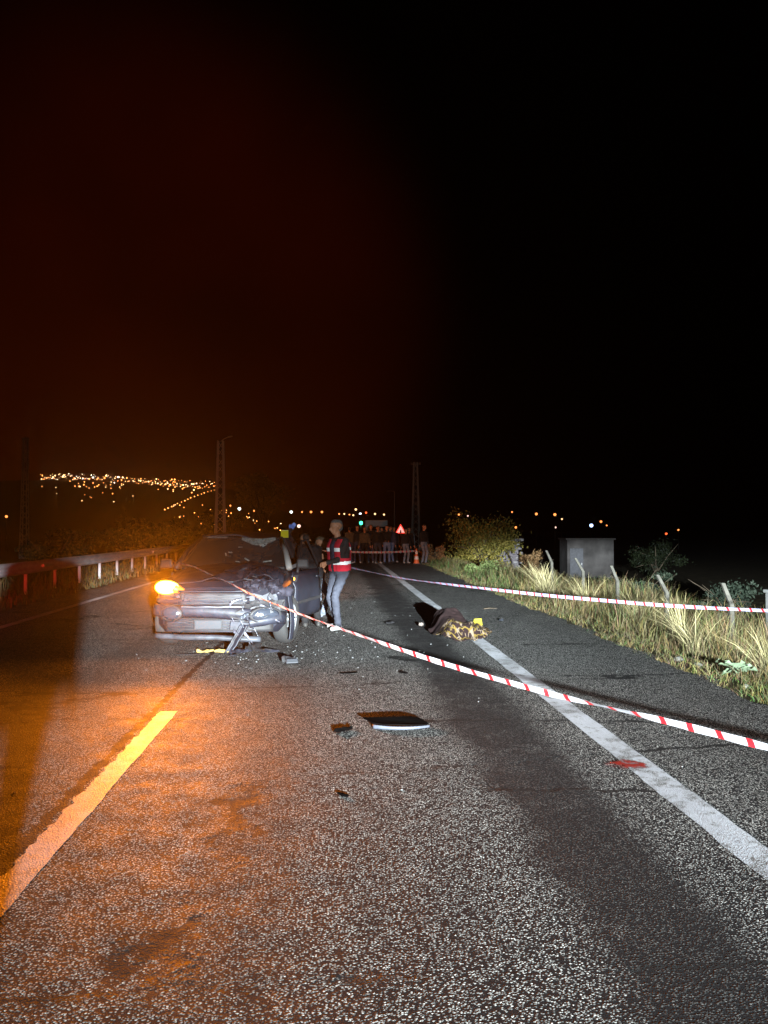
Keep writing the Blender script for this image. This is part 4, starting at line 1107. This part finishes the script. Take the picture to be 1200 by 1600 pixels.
def skin_mesh(name, P, vox, mats, parent=None, smooth_it=4):
    mb = MB()
    for a, b, ra, rb, s in P: capsule(mb, a, b, ra, rb)
    o = mb.build(name, None, parent)
    md = o.modifiers.new('r', 'REMESH'); md.mode = 'VOXEL'; md.voxel_size = vox; md.use_smooth_shade = True
    md = o.modifiers.new('s', 'SMOOTH'); md.factor = .5; md.iterations = smooth_it
    apply_mods(o)
    me = o.data; n = len(me.polygons)
    ctr = np.empty(n * 3); me.polygons.foreach_get('center', ctr)
    sl = sdf_slots(P, ctr.reshape(-1, 3))
    for m in mats: me.materials.append(m)
    me.polygons.foreach_set('material_index', sl.astype(np.int32))
    me.polygons.foreach_set('use_smooth', np.ones(n, bool)); me.update()
    # folds in the cloth
    if vox < .02 and len(mats) > 3:
        vsl = sdf_slots(P, np.array([v.co for v in me.vertices]))
        nr = [v.normal.copy() for v in me.vertices]
        for v, s_, nn in zip(me.vertices, vsl, nr):
            if s_ in (1, 2, 6):
                c = v.co; a = .011 if s_ == 2 else .009
                v.co = c + nn * a * (mnoise.noise((c.x * 9, c.y * 9, c.z * 17)) + .6 * mnoise.noise((c.x * 21 + 5, c.y * 21, c.z * 30)))
        me.update()
    return o

SKIN = mat('skin', (.34, .15, .08), .6, noise=.12, nscale=12)
def cloth(name, c, **kw): return mat(name, c, .88, spec=.2, noise=.25, nscale=9, bump=.55, bscale=13, **kw)
DARKJ = cloth('dark_jacket', (.018, .017, .018)); NAVY = cloth('navy_cloth', (.03, .035, .06)); JEANS = cloth('jeans', (.11, .16, .28)); GREYT = cloth('grey_blue_trousers', (.036, .039, .052))
BROWNJ = cloth('brown_jacket', (.07, .055, .035)); GREYJ = cloth('grey_jacket', (.14, .14, .15)); BLK = cloth('black_cloth', (.012, .012, .013)); LIGHTT = cloth('light_grey_trousers', (.16, .18, .22))
SHOE = mat('shoe_dark', (.03, .028, .026), .6); SHOEP = mat('shoe_pale', (.33, .33, .32), .7)
HAIRG = mat('grey_hair', (.085, .08, .075), .8, bump=.8, bscale=90); HAIRD = mat('dark_hair', (.02, .016, .013), .7, bump=.8, bscale=90); HAIRB = mat('brown_hair', (.09, .06, .035), .7, bump=.8, bscale=90)
GLOVE = mat('blue_glove', (.035, .05, .62), .5); GLOVEL = mat('pale_blue_glove', (.16, .26, .68), .5)
VRED = cloth('vest_red', (.42, .015, .03)); VREF = mat('vest_reflective', (.88, .88, .88), .35, spec=.8)

def person_b():
    """grey haired, red vest: stands beside the car, turned to the left of the picture"""
    rz = R(128)                                   # local +Y turned towards -X, slightly to the camera
    t = thing('person', 'grey haired person in red vest with white stripes beside the car', 'person', (.09, 12.15, 0), rz)
    feet = {-1: (-.19, -.02), 1: (.10, .12)}
    Rm = Matrix.Rotation(-rz, 3, 'Z')
    P, U, HM = person_prims(1.76, lean=R(4), head_turn=R(-12), head_down=R(6), feet={-1: (-.12, .12), 1: (.13, -.06)}, hands={-1: Vector((-.30, -.02, .74)) if False else Vector((.30, -.06, .76)), 1: Vector((.2, .33, 1.03))} if False else {1: Vector((.30, -.10, .80)), -1: Vector((-.10, .34, 1.06))}, bulk=1.06)
    # the glove is on the arm nearest the camera (slot swap)
    P = [(a, b, ra, rb, {5: 0}.get(s, s)) for a, b, ra, rb, s in P]
    hd = Vector((.30, -.10, .80))
    P = [(a, b, ra, rb, 5 if s == 0 and (Vector(a) - hd).length < .2 else s) for a, b, ra, rb, s in P]
    o = skin_mesh('body', P, .0105, [SKIN, DARKJ, GREYT, SHOEP, HAIRG, GLOVE, NAVY], t)
    # vest: open in front, over the jacket
    k = 1.76 / 1.75; V = []
    for s in (-1, 1):
        V += [(U(s * .068, 0, .02), U(s * .088, .0, .36), .132 * k, .138 * k, 0), (U(s * .03, 0, .46), U(s * .125, -.01, .455), .09 * k, .078 * k, 0)]
    V += [(U(0, .03, .04), U(0, .03, .38), .122 * k, .118 * k, 0)]
    v = skin_mesh('vest', V, .0115, [VRED, VREF], t, 6)
    me = v.data; inv = Matrix.Translation((0, 0, .93 * k)) @ Matrix.Rotation(-R(4), 4, 'X'); inv = inv.inverted()
    bm = bmesh.new(); bm.from_mesh(me); kill = []
    for f in bm.faces:
        c = inv @ f.calc_center_median()
        if (abs(c.x) < .062 - .03 * (c.z < .15) and c.y > .02) or c.z < -.005 or c.z > .50 or (abs(c.x) < .075 and c.z > .47) or (abs(c.x) > .168 and c.z > .2): kill.append(f)
        f.material_index = 1 if (.315 < c.z < .365 or .10 < c.z < .15) else 0
    bmesh.ops.delete(bm, geom=kill, context='FACES'); bm.to_mesh(me); bm.free()
    md = v.modifiers.new('t', 'SOLIDIFY'); md.thickness = .008; md.offset = 1
person_b()

def person_a():
    """dark jacket, bent forward at the open door with a blue glove on the roof"""
    rz = R(14); bx, by = -.36, 12.35
    t = thing('person', 'person in dark jacket bent over at the car door, blue glove on the roof', 'person', (bx, by, 0), rz)
    def loc(x, y, z): return Matrix.Rotation(-rz, 3, 'Z') @ (Vector((x, y, z)) - Vector((bx, by, 0)))
    P, U, HM = person_prims(1.76, lean=R(46), head_turn=R(10), head_down=R(40), hands={-1: loc(-.72, 12.62, 1.575), 1: loc(-.25, 12.85, 1.1)}, arm_hint=(-.5, -.3, .1), bulk=1.16)
    skin_mesh('body', P, .0115, [SKIN, DARKJ, BLK, SHOE, HAIRD, GLOVEL, BLK], t)
person_a()

def person_c():
    t = thing('person', 'stooping person whose face shows between the dark jacket and the red vest', 'person', (-.30, 13.45, 0), R(-150))
    P, U, HM = person_prims(1.70, lean=R(16), drop=.20, head_turn=R(35), head_down=R(16), hands={-1: Vector((-.06, .40, .86)), 1: Vector((.10, .42, .90))}, bulk=1.05)
    P = [(a, b, ra, rb, 0 if s == 5 else s) for a, b, ra, rb, s in P]
    skin_mesh('body', P, .012, [SKIN, DARKJ, LIGHTT, SHOE, HAIRB, SKIN, BLK], t)
person_c()

# bystander next to the photographer: out of frame, its shadow falls across the left lane
def bystander():
    t = thing('person', 'bystander in dark coat whose shadow falls across the left lane', 'person', (-.83, 1.0, 0), R(10))
    P, U, HM = person_prims(1.8, fingers=False, bulk=1.5, feet={-1: (-.13, 0), 1: (.13, .02)})
    skin_mesh('body', P, .02, [SKIN, DARKJ, NAVY, SHOE, HAIRD, SKIN, NAVY], t)
bystander()

crowd = [  # x, y, height, facing, top, trousers, label
    (.72, 34.6, 1.72, 20, BROWNJ, NAVY, 'bystander in olive brown jacket at the left end of the crowd'),
    (1.08, 35.2, 1.78, 170, BLK, NAVY, 'bystander in black, second from the left end of the crowd'),
    (1.40, 34.8, 1.70, 185, BROWNJ, BLK, 'bystander in brown jacket, third from the left of the crowd'),
    (1.72, 35.4, 1.80, 160, DARKJ, NAVY, 'tall dark bystander below the green light'),
    (1.98, 34.7, 1.74, 200, BLK, GREYT, 'bystander in black with grey trousers, left of the jeans wearers'),
    (2.22, 35.8, 1.68, 190, DARKJ, NAVY, 'short dark bystander half hidden behind the middle of the crowd'),
    (2.42, 34.6, 1.76, 175, BLK, JEANS, 'bystander in black jacket and bright blue jeans in the crowd'),
    (2.66, 35.3, 1.72, 150, NAVY, JEANS, 'bystander in navy jacket and jeans, left of the warning triangle'),
    (2.84, 35.9, 1.70, 190, DARKJ, BLK, 'dark bystander standing under the small white sign'),
    (3.30, 34.9, 1.62, 205, DARKJ, LIGHTT, 'bystander in light trousers under the warning triangle'),
    (3.52, 35.6, 1.68, 180, BLK, BLK, 'bystander all in black left of the traffic cone'),
    (3.62, 36.1, 1.66, 165, GREYJ, BLK, 'bystander in grey jacket behind the traffic cone'),
    (4.08, 34.4, 1.80, 215, BLK, LIGHTT, 'bystander in black jacket and pale jeans at the right end of the crowd')]
for x, y, H, fc, top, tr, lb in crowd:
    t = thing('person', lb, 'person', (x, y, 0), R(fc), 'bystanders behind the barrier tape')
    q = random.random()
    hands = {1: Vector((.08, .25, 1.05)), -1: Vector((-.08, .24, 1.02))} if q < .25 else ({1: Vector((.12, .30, 1.25))} if q < .5 else None)
    P, U, HM = person_prims(H, lean=R(random.uniform(-2, 5)), head_turn=R(random.uniform(-35, 35)), hands=hands, fingers=False, feet={-1: (-.11 - .03 * q, 0), 1: (.11, .05 * q)}, bulk=random.uniform(1.0, 1.15))
    skin_mesh('body', P, .024, [SKIN, top, tr, random.choice([SHOE, SHOEP]), random.choice([HAIRD, HAIRB]), SKIN, top], t, 3)

# ================================================================== covered mound, markers, tapes, debris
def blanket():
    m = bpy.data.materials.new('patterned_blanket'); m.use_nodes = True; t = m.node_tree; p = t.nodes['Principled BSDF']
    p.inputs['Roughness'].default_value = .9; p.inputs['Specular IOR Level'].default_value = .15
    tcx = N(t, 'ShaderNodeTexCoord')
    n = N(t, 'ShaderNodeTexNoise'); n.inputs['Scale'].default_value = 9.0; n.inputs['Detail'].default_value = 2
    t.links.new(tcx.outputs['UV'], n.inputs['Vector'])
    wv = N(t, 'ShaderNodeTexWave', wave_type='BANDS', bands_direction='Y'); wv.inputs['Scale'].default_value = 3.6; wv.inputs['Distortion'].default_value = 7; wv.inputs['Detail'].default_value = 1.5; wv.inputs['Detail Scale'].default_value = 2.6
    t.links.new(tcx.outputs['UV'], wv.inputs['Vector'])
    v = N(t, 'ShaderNodeTexVoronoi', feature='DISTANCE_TO_EDGE'); v.inputs['Scale'].default_value = 16
    t.links.new(tcx.outputs['UV'], v.inputs['Vector'])
    xyz = N(t, 'ShaderNodeSeparateXYZ'); t.links.new(tcx.outputs['UV'], xyz.inputs[0])
    mask = mathn(t, 'MAXIMUM', mrange(t, xyz.outputs['X'], .60, .70), mrange(t, xyz.outputs['Y'], .34, .24))
    lines = mathn(t, 'MAXIMUM', mathn(t, 'GREATER_THAN', wv.outputs['Fac'], .80), mathn(t, 'MULTIPLY', mathn(t, 'LESS_THAN', v.outputs['Distance'], .07), mathn(t, 'GREATER_THAN', n.outputs['Fac'], .5)))
    c = mixc(t, mathn(t, 'MULTIPLY', lines, mask), (.022, .012, .012, 1), mixc(t, mathn(t, 'GREATER_THAN', n.outputs['Fac'], .53), (.17, .115, .03, 1), (.20, .15, .105, 1)))
    t.links.new(c, p.inputs['Base Color'])
    cx, cyy = 1.93, 11.55
    nu, nv = 64, 72; vs, uv = [], []
    for j in range(nv + 1):
        for i in range(nu + 1):
            u, w_ = i / nu, j / nv
            ax = (u - .5) * 2; ay = (w_ - .5) * 2
            # square sheet gathered into an uneven oval
            rr = max(abs(ax), abs(ay)); ang = math.atan2(ay, ax) if rr > 0 else 0
            rad = rr * (1 + .10 * mnoise.noise((math.cos(ang) * 2, math.sin(ang) * 2, 4)) + .05 * mnoise.noise((math.cos(ang) * 7, math.sin(ang) * 7, 1)))
            x = math.cos(ang) * rad * .47; y = math.sin(ang) * rad * .98
            x += .05 * y
            bodyh = .30 * math.exp(-((x + .12) / .24) ** 4) * (0.55 + .45 * math.exp(-((y - .35) / .45) ** 2)) * (1 - smooth(.55, .98, abs(y) / .98)) + .15 * math.exp(-((x - .2) / .16) ** 2 - ((y + .35) / .4) ** 2)
            fold = .045 * mnoise.noise((x * 5.5, y * 4.2, .4)) + .022 * mnoise.noise((x * 14, y * 11, 2.4)) + .02 * math.sin(ang * 11 + 5 * mnoise.noise((x * 3, y * 3, 1))) * smooth(.45, 1, rr)
            z = max(.012, float(bodyh) + float(fold) * (.35 + .8 * min(1, bodyh * 4 + .25)) + .028)
            vs.append((x, y, z)); uv.append((u, w_))
    fs = [(j * (nu + 1) + i, j * (nu + 1) + i + 1, (j + 1) * (nu + 1) + i + 1, (j + 1) * (nu + 1) + i) for j in range(nv) for i in range(nu)]
    me = bpy.data.meshes.new('blanket'); me.from_pydata(vs, [], fs); ul = me.uv_layers.new(name='UVMap')
    for l in me.loops: ul.data[l.index].uv = uv[l.vertex_index]
    me.polygons.foreach_set('use_smooth', [True] * len(fs))
    o = link('blanket', me, m, None, (cx, cyy, 0))
    md = o.modifiers.new('t', 'SOLIDIFY'); md.thickness = .008; md.offset = -1
    tag(o, 'dark blanket with gold and cream pattern draped over a low mound on the road', 'blanket')
blanket()
YEL = mat('marker_yellow', (.45, .38, .008), .45)
def marker(loc, s, rz, label):
    t = thing('evidence_marker', label, 'marker', loc, rz, 'yellow evidence markers')
    for sg in (-1, 1):
        mb = MB(); a = R(22) * sg
        mb.box((0, -sg * s * .21, s * .48), (s, .004, s * 1.02), Matrix.Rotation(-a, 3, 'X')); mb.build('panel', YEL, t, bevel=.0015)
    mb = MB(); mb.box((0, 0, s * .965), (s, .02, .008)); mb.build('top_edge', YEL, t)
    return t
marker((2.14, 11.18, .14), .115, R(8), 'yellow evidence marker standing on the patterned blanket')
marker((-.79, 12.15, 1.455), .12, R(6), 'yellow evidence marker standing on the car roof')

def tape_material(name, period, duty, wcol=(.55, .55, .57, 1)):
    m = bpy.data.materials.new(name); m.use_nodes = True; t = m.node_tree; p = t.nodes['Principled BSDF']
    p.inputs['Roughness'].default_value = .4; p.inputs['Specular IOR Level'].default_value = .5
    u = N(t, 'ShaderNodeUVMap'); s = N(t, 'ShaderNodeSeparateXYZ'); t.links.new(u.outputs[0], s.inputs[0])
    slant = mathn(t, 'MULTIPLY_ADD', s.outputs['Y'], .07, mathn(t, 'DIVIDE', s.outputs['X'], period))
    k = mathn(t, 'LESS_THAN', mathn(t, 'FRACT', slant), duty)
    t.links.new(mixc(t, k, wcol, (.50, .012, .018, 1)), p.inputs['Base Color'])
    p.inputs['Alpha'].default_value = .62          # thin film, lets part of the light through
    return m
def tape(label, pts, width, m, twist, rough=.004):
    pts = [Vector(p) for p in pts]; dense = []
    for i in range(len(pts) - 1):
        p0 = pts[max(i - 1, 0)]; p1 = pts[i]; p2 = pts[i + 1]; p3 = pts[min(i + 2, len(pts) - 1)]
        for k in range(14):
            f = k / 14
            dense.append(.5 * ((2 * p1) + (p2 - p0) * f + (2 * p0 - 5 * p1 + 4 * p2 - p3) * f * f + (3 * p1 - p0 - 3 * p2 + p3) * f ** 3))
    dense.append(pts[-1])
    vs, us = [], []; L = 0
    for i, p in enumerate(dense):
        if i: L += (p - dense[i - 1]).length
        d = (dense[min(i + 1, len(dense) - 1)] - dense[max(i - 1, 0)]).normalized()
        s_ = d.cross(Vector((0, 0, 1))).normalized(); upv = s_.cross(d)
        a = twist(L) + .12 * math.sin(L * 5.1); wv = upv * math.cos(a) + s_ * math.sin(a)
        for v in (-.5, 0, .5):
            vs.append(p + wv * (v * width) + s_ * rough * math.sin(L * 21 + v * 3)); us.append((L, v + .5))
    fs = [(3 * i + j, 3 * i + j + 1, 3 * i + j + 4, 3 * i + j + 3) for i in range(len(dense) - 1) for j in (0, 1)]
    me = bpy.data.meshes.new('barrier_tape'); me.from_pydata(vs, [], fs); ul = me.uv_layers.new(name='UVMap')
    for l in me.loops: ul.data[l.index].uv = us[l.vertex_index]
    o = link('barrier_tape', me, m)
    md = o.modifiers.new('t', 'SOLIDIFY'); md.thickness = .0006
    tag(o, label, 'tape', 'red and white barrier tapes')
TP1 = tape_material('tape_red_white', .19, .22, (.40, .40, .43, 1)); TP2 = tape_material('tape_striped', .13, .2, (.30, .30, .42, 1))
near = [(-2.35, 11.32, 1.10), (-2.01, 10.86, 1.07), (-1.81, 10.57, 1.02), (-1.29, 9.76, .885), (-1.03, 9.4, .80), (-.35, 8.39, .65), (.36, 7.32, .53), (.97, 6.41, .44), (1.55, 5.54, .39), (1.81, 5.16, .38), (2.07, 4.77, .375), (2.28, 4.46, .365), (2.47, 4.17, .355), (3.1, 3.4, .31), (3.85, 2.6, .26)]
tape('near barrier tape with red blocks running from the car mirror to the right', near, .050, TP1, lambda L: .35 + .62 * math.exp(-((L - 7.55) / .3) ** 2) + (.5 if L < 5 else 0))
far = [(-.35, 14.35, .97), (-.02, 14.21, .95), (.36, 13.73, .88), (.93, 13.03, .79), (1.26, 12.62, .75), (1.72, 12.05, .72), (2.3, 11.34, .69), (2.96, 10.53, .66), (3.6, 9.74, .65), (4.15, 9.06, .65), (4.86, 8.19, .68), (5.7, 7.2, .74)]
tape('far thin striped barrier tape running in front of the fence posts', far, .044, TP2, lambda L: .5 + .5 * math.sin(L * .8))
tape('most distant barrier tape in front of the crowd, ending at the traffic cone', [(-1.5, 33.2, .62), (.4, 33.4, .58), (1.4, 33.5, .55), (2.5, 33.6, .55), (3.68, 33.8, .60)], .09, TP1, lambda L: .2)

def stake(x, y, h, label):
    z = float(ground_z(x, y)) if x > 4 else 0.0
    t = thing('tape_stake', label, 'stake', (x, y, z), 0)
    mb = MB(); mb.tube([(0, 0, 0), (0, 0, h)], .012, 8); mb.build('rod', STEEL, t); mb = MB(); mb.lathe([(0, 0), (.11, 0), (.11, .02), (.03, .04), (0, .04)], 16); mb.build('foot', BLACKP, t)
stake(3.87, 2.58, .34, 'thin steel stake holding the near tape right of the photographer')
stake(5.72, 7.18, 1.2, 'thin steel stake holding the far tape beyond the right edge')

def cone(x, y):
    t = thing('traffic_cone', 'orange and white traffic cone at the end of the distant tape', 'cone', (x, y, 0))
    mb = MB(); mb.box((0, 0, .02), (.36, .36, .04)); mb.build('base', BLACKP, t, bevel=.01)
    cw = mat('cone_orange', (.75, .16, .05), .5); wh = mat('cone_white', (.8, .72, .70), .4)
    def cr(z): return .135 - .105 * z / .72
    for a, b, m_ in ((.04, .22, cw), (.22, .36, wh), (.36, .46, cw), (.46, .60, wh), (.60, .72, cw)):
        mb = MB(); mb.lathe([(cr(a), a), (cr(b), b)] + ([(0, b + .005)] if b > .7 else []), 18); mb.build('band', m_, t)
cone(3.7, 33.85)

# debris -------------------------------------------------------------------------
def debris_panel():
    t = thing('bumper_panel', 'black torn bumper panel with a bright front edge on the lane', 'car part', (.50, 6.02, 0), R(-1))
    out = [(-.31, .40), (-.22, .12), (-.12, .03), (.0, .0), (.16, .0), (.27, .03), (.30, .10), (.26, .24), (.20, .36), (.12, .40), (.0, .36), (-.12, .37)]
    n = len(out); mb = MB()
    def hz(x, y): return .035 + .02 * y / .4 - .012 * abs(x) / .3 + .006 * mnoise.noise((x * 9, y * 9, 1))
    cc = (0.02, .10)
    out = [(x * .86, y * .56) for x, y in out]
    ring = [(cc[0] + (x - cc[0]) * f, cc[1] + (y - cc[1]) * f) for f in (1, .6, .25) for x, y in out]
    vs = [(x, y, hz(x, y) + .012 * (1 - i // n * .5)) for i, (x, y) in enumerate(ring)] + [(cc[0], cc[1], hz(*cc))]
    fs = [(k * n + i, k * n + (i + 1) % n, (k + 1) * n + (i + 1) % n, (k + 1) * n + i) for k in (0, 1) for i in range(n)] + [(2 * n + i, 2 * n + (i + 1) % n, 3 * n) for i in range(n)]
    mb.add(vs, fs); mb.build('panel', mat('matt_black', (.004, .0035, .0035), 1.0, spec=0.0), t, solid=.01)
    e = MB(); e.grid(lambda u, v: Vector((-.19 + .46 * u, .06 * abs(2 * u - .95) ** 2.2 - .008, .002 + .030 * v * (1 - .4 * u))), 30, 2)
    e.build('front_edge', mat('silver_trim', (.14, .15, .19), .4, .3, noise=.2, nscale=20), t, solid=.006)
debris_panel()
def shard(name, label, loc, L, W, H, m, rz, seed, cat='car part'):
    mb = MB(); r = random.Random(seed); n = 9
    def fn(u, v):
        e = 1 - .55 * abs(2 * u - 1) ** 2.2
        return Vector(((u - .5) * L, (v - .5) * W * e + .25 * W * math.sin(u * 3 + seed), .004 + H * (.35 + .65 * math.sin(math.pi * v)) * (.6 + .5 * mnoise.noise((u * 4 + seed, v * 3, seed)))))
    mb.grid(fn, 10, 6, smooth=False)
    o = mb.build(name, m, None, loc, rot=(0, 0, rz), solid=.006)
    return tag(o, label, cat)
shard('plastic_shard', 'black curved plastic shard left of the silver strip', (.075, 6.0, .002), .17, .07, .035, MATS['matt_black'], R(48), 1)
shard('plastic_shard', 'small dark plastic chip alone on the near lane', (.055, 4.57, .002), .085, .035, .012, MATS['matt_black'], R(-28), 2)
shard('plastic_shard', 'thin dark plastic sliver ahead of the silver strip', (.16, 8.4, .002), .2, .05, .012, MATS['matt_black'], R(10), 3)
shard('plastic_shard', 'tiny black chip between the silver strip and the tape', (.77, 8.36, .002), .10, .05, .02, MATS['matt_black'], R(-50), 4)
def lampbox():
    t = thing('lamp_fragment', 'dark lamp fragment with a pale lens in front of the car wheel', 'car part', (-.53, 9.05, 0), R(12))
    shard('housing', None, (0, .06, .0), .17, .13, .10, BLACKP, 0, 5, None).parent = t
    mb = MB(); mb.box((.03, -.03, .032), (.15, .03, .055), Matrix.Rotation(R(-25), 3, 'X'), .9); mb.build('lens', PLATE, t, bevel=.008)
lampbox()
YP = mat('yellowed_plastic', (.50, .36, .12), .6, noise=.3, nscale=12)
for k, (x, y, L, W, H, m_, rz, lb) in enumerate([(-1.66, 9.92, .22, .09, .05, YP, 20, 'yellowish plastic fragment leftmost under the car front'), (-1.38, 9.86, .30, .08, .06, YP, -12, 'long yellowish fragment in the middle under the car front'),
        (-1.5, 9.98, .42, .05, .03, BLACKP, 8, 'dark thin strip behind the yellow fragments'), (-1.18, 9.80, .26, .12, .08, GREYP, 35, 'grey torn panel beside the hanging trim'),
        (-.95, 9.92, .34, .10, .06, BLACKP, -20, 'dark tangled piece right of the hanging trim'), (-.82, 9.86, .22, .08, .05, GREYP, 12, 'grey fragment in front of the smashed corner'),
        (-1.26, 9.62, .12, .06, .03, PLATE, 50, 'small white fragment nearest the camera under the car front'), (-1.84, 9.75, .30, .03, .015, BLACKP, -4, 'thin dark strip left of the yellow fragments'),
        (-1.05, 9.98, .34, .14, .14, BLACKP, 60, 'black bent plate under the smashed bumper')]):
    shard('car_fragment', lb, (x, y, .002), L, W, H, m_, R(rz), 10 + k)
def bits():
    """crumbs of glass and plastic nobody could count"""
    mb = MB(); r = random.Random(9)
    for k in range(150):
        if k < 80: x, y = r.gauss(-.7, .75), r.gauss(9.6, .8)
        elif k < 125: x, y = r.uniform(-.2, 2.6), r.uniform(8, 17)
        else: x, y = r.uniform(-2.5, 3.2), r.uniform(4.5, 9)
        s = r.uniform(.003, .007) * (1.4 if y > 9 else 1)
        q = Matrix.Rotation(r.uniform(0, 6), 3, 'Z') @ Matrix.Rotation(r.uniform(-.6, .6), 3, 'X')
        mb.box((x, y, s * .5), (s * 2, s * r.uniform(.8, 1.8), s), q)
    o = mb.build('glass_crumbs', mat('glass_crumb', (.20, .21, .21), .25, spec=.8))
    tag(o, 'scattered crumbs of broken glass around the car', 'glass', kind='stuff')
bits()
shard('plastic_shard', 'bright reflective piece right of the patterned blanket', (2.88, 12.9, .003), .07, .06, .05, PLATE, 0, 41)
shard('plastic_shard', 'pale scrap in the shadow left of the patterned blanket', (1.42, 12.3, .003), .09, .07, .07, mat('pale_scrap', (.2, .16, .14), .7), .4, 43)
shard('plastic_shard', 'dark scrap on the lane left of the blanket shadow', (.94, 12.67, .003), .16, .09, .05, BLACKP, .6, 44)
for k, (x, y, lb) in enumerate([(3.1, 14.9, 'thin dark twig on the asphalt beyond the blanket'), (3.95, 10.3, 'small dark twig at the edge of the asphalt')]):
    mb = MB(); mb.tube([(-.14, 0, .008), (0, .03, .014), (.15, -.02, .008)], [.008, .009, .005], 6); tag(mb.build('twig', BARK, None, (x, y, .001), rot=(0, 0, .3 + k)), lb, 'twig')

# ================================================================== van, signs and signal behind the crowd
def van():
    t = thing('van', 'white box van parked behind the crowd', 'van', (3.45, 62, 0), R(2))
    wh = mat('van_white', (.55, .54, .53), .5, noise=.12, nscale=3)
    mb = MB(); mb.box((0, 1.2, 1.42), (1.85, 3.0, 1.75)); mb.build('cargo_box', wh, t, bevel=.05)
    mb = MB(); mb.box((0, -.9, .95), (1.75, 1.2, 1.0), None, .96); mb.build('cab', wh, t, bevel=.08)
    mb = MB(); mb.box((0, -.72, 1.62), (1.62, .75, .45), None, .86); cb = mb.build('cab_roof', wh, t, bevel=.06)
    mb = MB(); mb.box((0, -1.09, 1.58), (1.4, .03, .38), Matrix.Rotation(R(-14), 3, 'X')); mb.build('windscreen', GLASS, t, bevel=.02)
    for s in (-1, 1):
        mb = MB(); mb.box((s * .62, -1.52, .86), (.3, .06, .18)); mb.build('headlight', LAMPG, t, bevel=.02)
        for y in (-.8, 1.9):
            mb = MB(); mb.lathe([(.1, -.09), (.3, -.1), (.33, -.05), (.33, .05), (.3, .1), (.1, .09)], 22, 'X', (s * .78, y, .33)); mb.build('wheel', RUBBER, t)
    mb = MB(); mb.box((0, -1.53, .52), (1.7, .12, .22)); mb.build('bumper', BLACKP, t, bevel=.03)
    mb = MB(); mb.box((0, -1.6, .54), (.45, .012, .11)); mb.build('number_plate', PLATE, t)
van()
def triangle_sign():
    t = thing('warning_sign', 'reflective red triangular warning sign with added glow above the crowd', 'sign', (3.97, 45, .12))
    mb = MB(); mb.tube([(0, .03, 0), (0, .03, 1.6)], .03, 8); mb.build('post', STEEL, t)
    def tri(s, y, zc): return [(-s, y, zc - s * .58), (s, y, zc - s * .58), (0, y, zc + s * 1.15)]
    red = lit_mat('sign_red', (1, .05, .03), 1.5); pk = lit_mat('sign_pink', (1, .42, .36), 1.3)  # emission put in for light the reflective plates throw back
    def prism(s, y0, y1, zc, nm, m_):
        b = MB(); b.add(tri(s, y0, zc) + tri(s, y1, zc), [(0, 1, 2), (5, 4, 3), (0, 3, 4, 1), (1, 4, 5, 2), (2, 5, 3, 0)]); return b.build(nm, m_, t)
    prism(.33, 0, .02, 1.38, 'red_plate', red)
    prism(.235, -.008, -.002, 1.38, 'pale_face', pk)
    b = MB(); b.box((0, -.012, 1.30), (.11, .006, .20), None, .5); b.build('dark_symbol', BLK, t)
triangle_sign()
def small_sign():
    t = thing('road_sign', 'small pale rectangular sign left of the warning triangle', 'sign', (3.42, 45.3, 0))
    mb = MB(); mb.tube([(0, .03, 0), (0, .03, 1.55)], .025, 8); mb.build('post', STEEL, t)
    mb = MB(); mb.box((0, 0, 1.36), (.30, .015, .30)); mb.build('plate', mat('sign_grey', (.09, .09, .1), .5), t)
    for z in (1.44, 1.29): mb = MB(); mb.box((0, -.012, z), (.25, .006, .07)); mb.build('stripe', PLATE, t)
small_sign()
def signal():
    t = thing('traffic_light', 'traffic light showing green above the crowd', 'traffic light', (2.5, 70, 0))
    mb = MB(); mb.tube([(0, .1, 0), (0, .1, 2.9)], .06, 8); mb.build('pole', LGREY, t)
    mb = MB(); mb.box((0, 0, 2.45), (.34, .2, .95)); mb.build('housing', BLACKP, t, bevel=.03)
    for z, m_, r in ((2.75, BLACKP, .11), (2.45, BLACKP, .11), (2.12, lit_mat('signal_green', (.05, 1, .42), 5.0), .17)):
        mb = MB(); mb.lathe([(0, -.05), (r * .7, -.035), (r, 0)], 18, 'Y', (0, -.1, z)); mb.build('lens', m_, t)
signal()

# ================================================================== night air
def haze():  # unseen haze, put in to give the amber lamp a halo
    mb = MB(); mb.box((0, 600, 42), (1320, 1340, 106)); me = mb.mesh('haze')
    m = bpy.data.materials.new('haze_air'); m.use_nodes = True; t = m.node_tree; t.nodes.clear()
    o = t.nodes.new('ShaderNodeOutputMaterial'); v = t.nodes.new('ShaderNodeVolumePrincipled')
    v.inputs['Color'].default_value = (.9, .9, .9, 1); v.inputs['Density'].default_value = .00028; v.inputs['Anisotropy'].default_value = .85
    t.links.new(v.outputs[0], o.inputs['Volume'])
    ob = link('haze', me, m); ob.display_type = 'WIRE'
    tag(ob, 'thin haze added to spread the glow of the lamps', 'haze', kind='stuff')
haze()
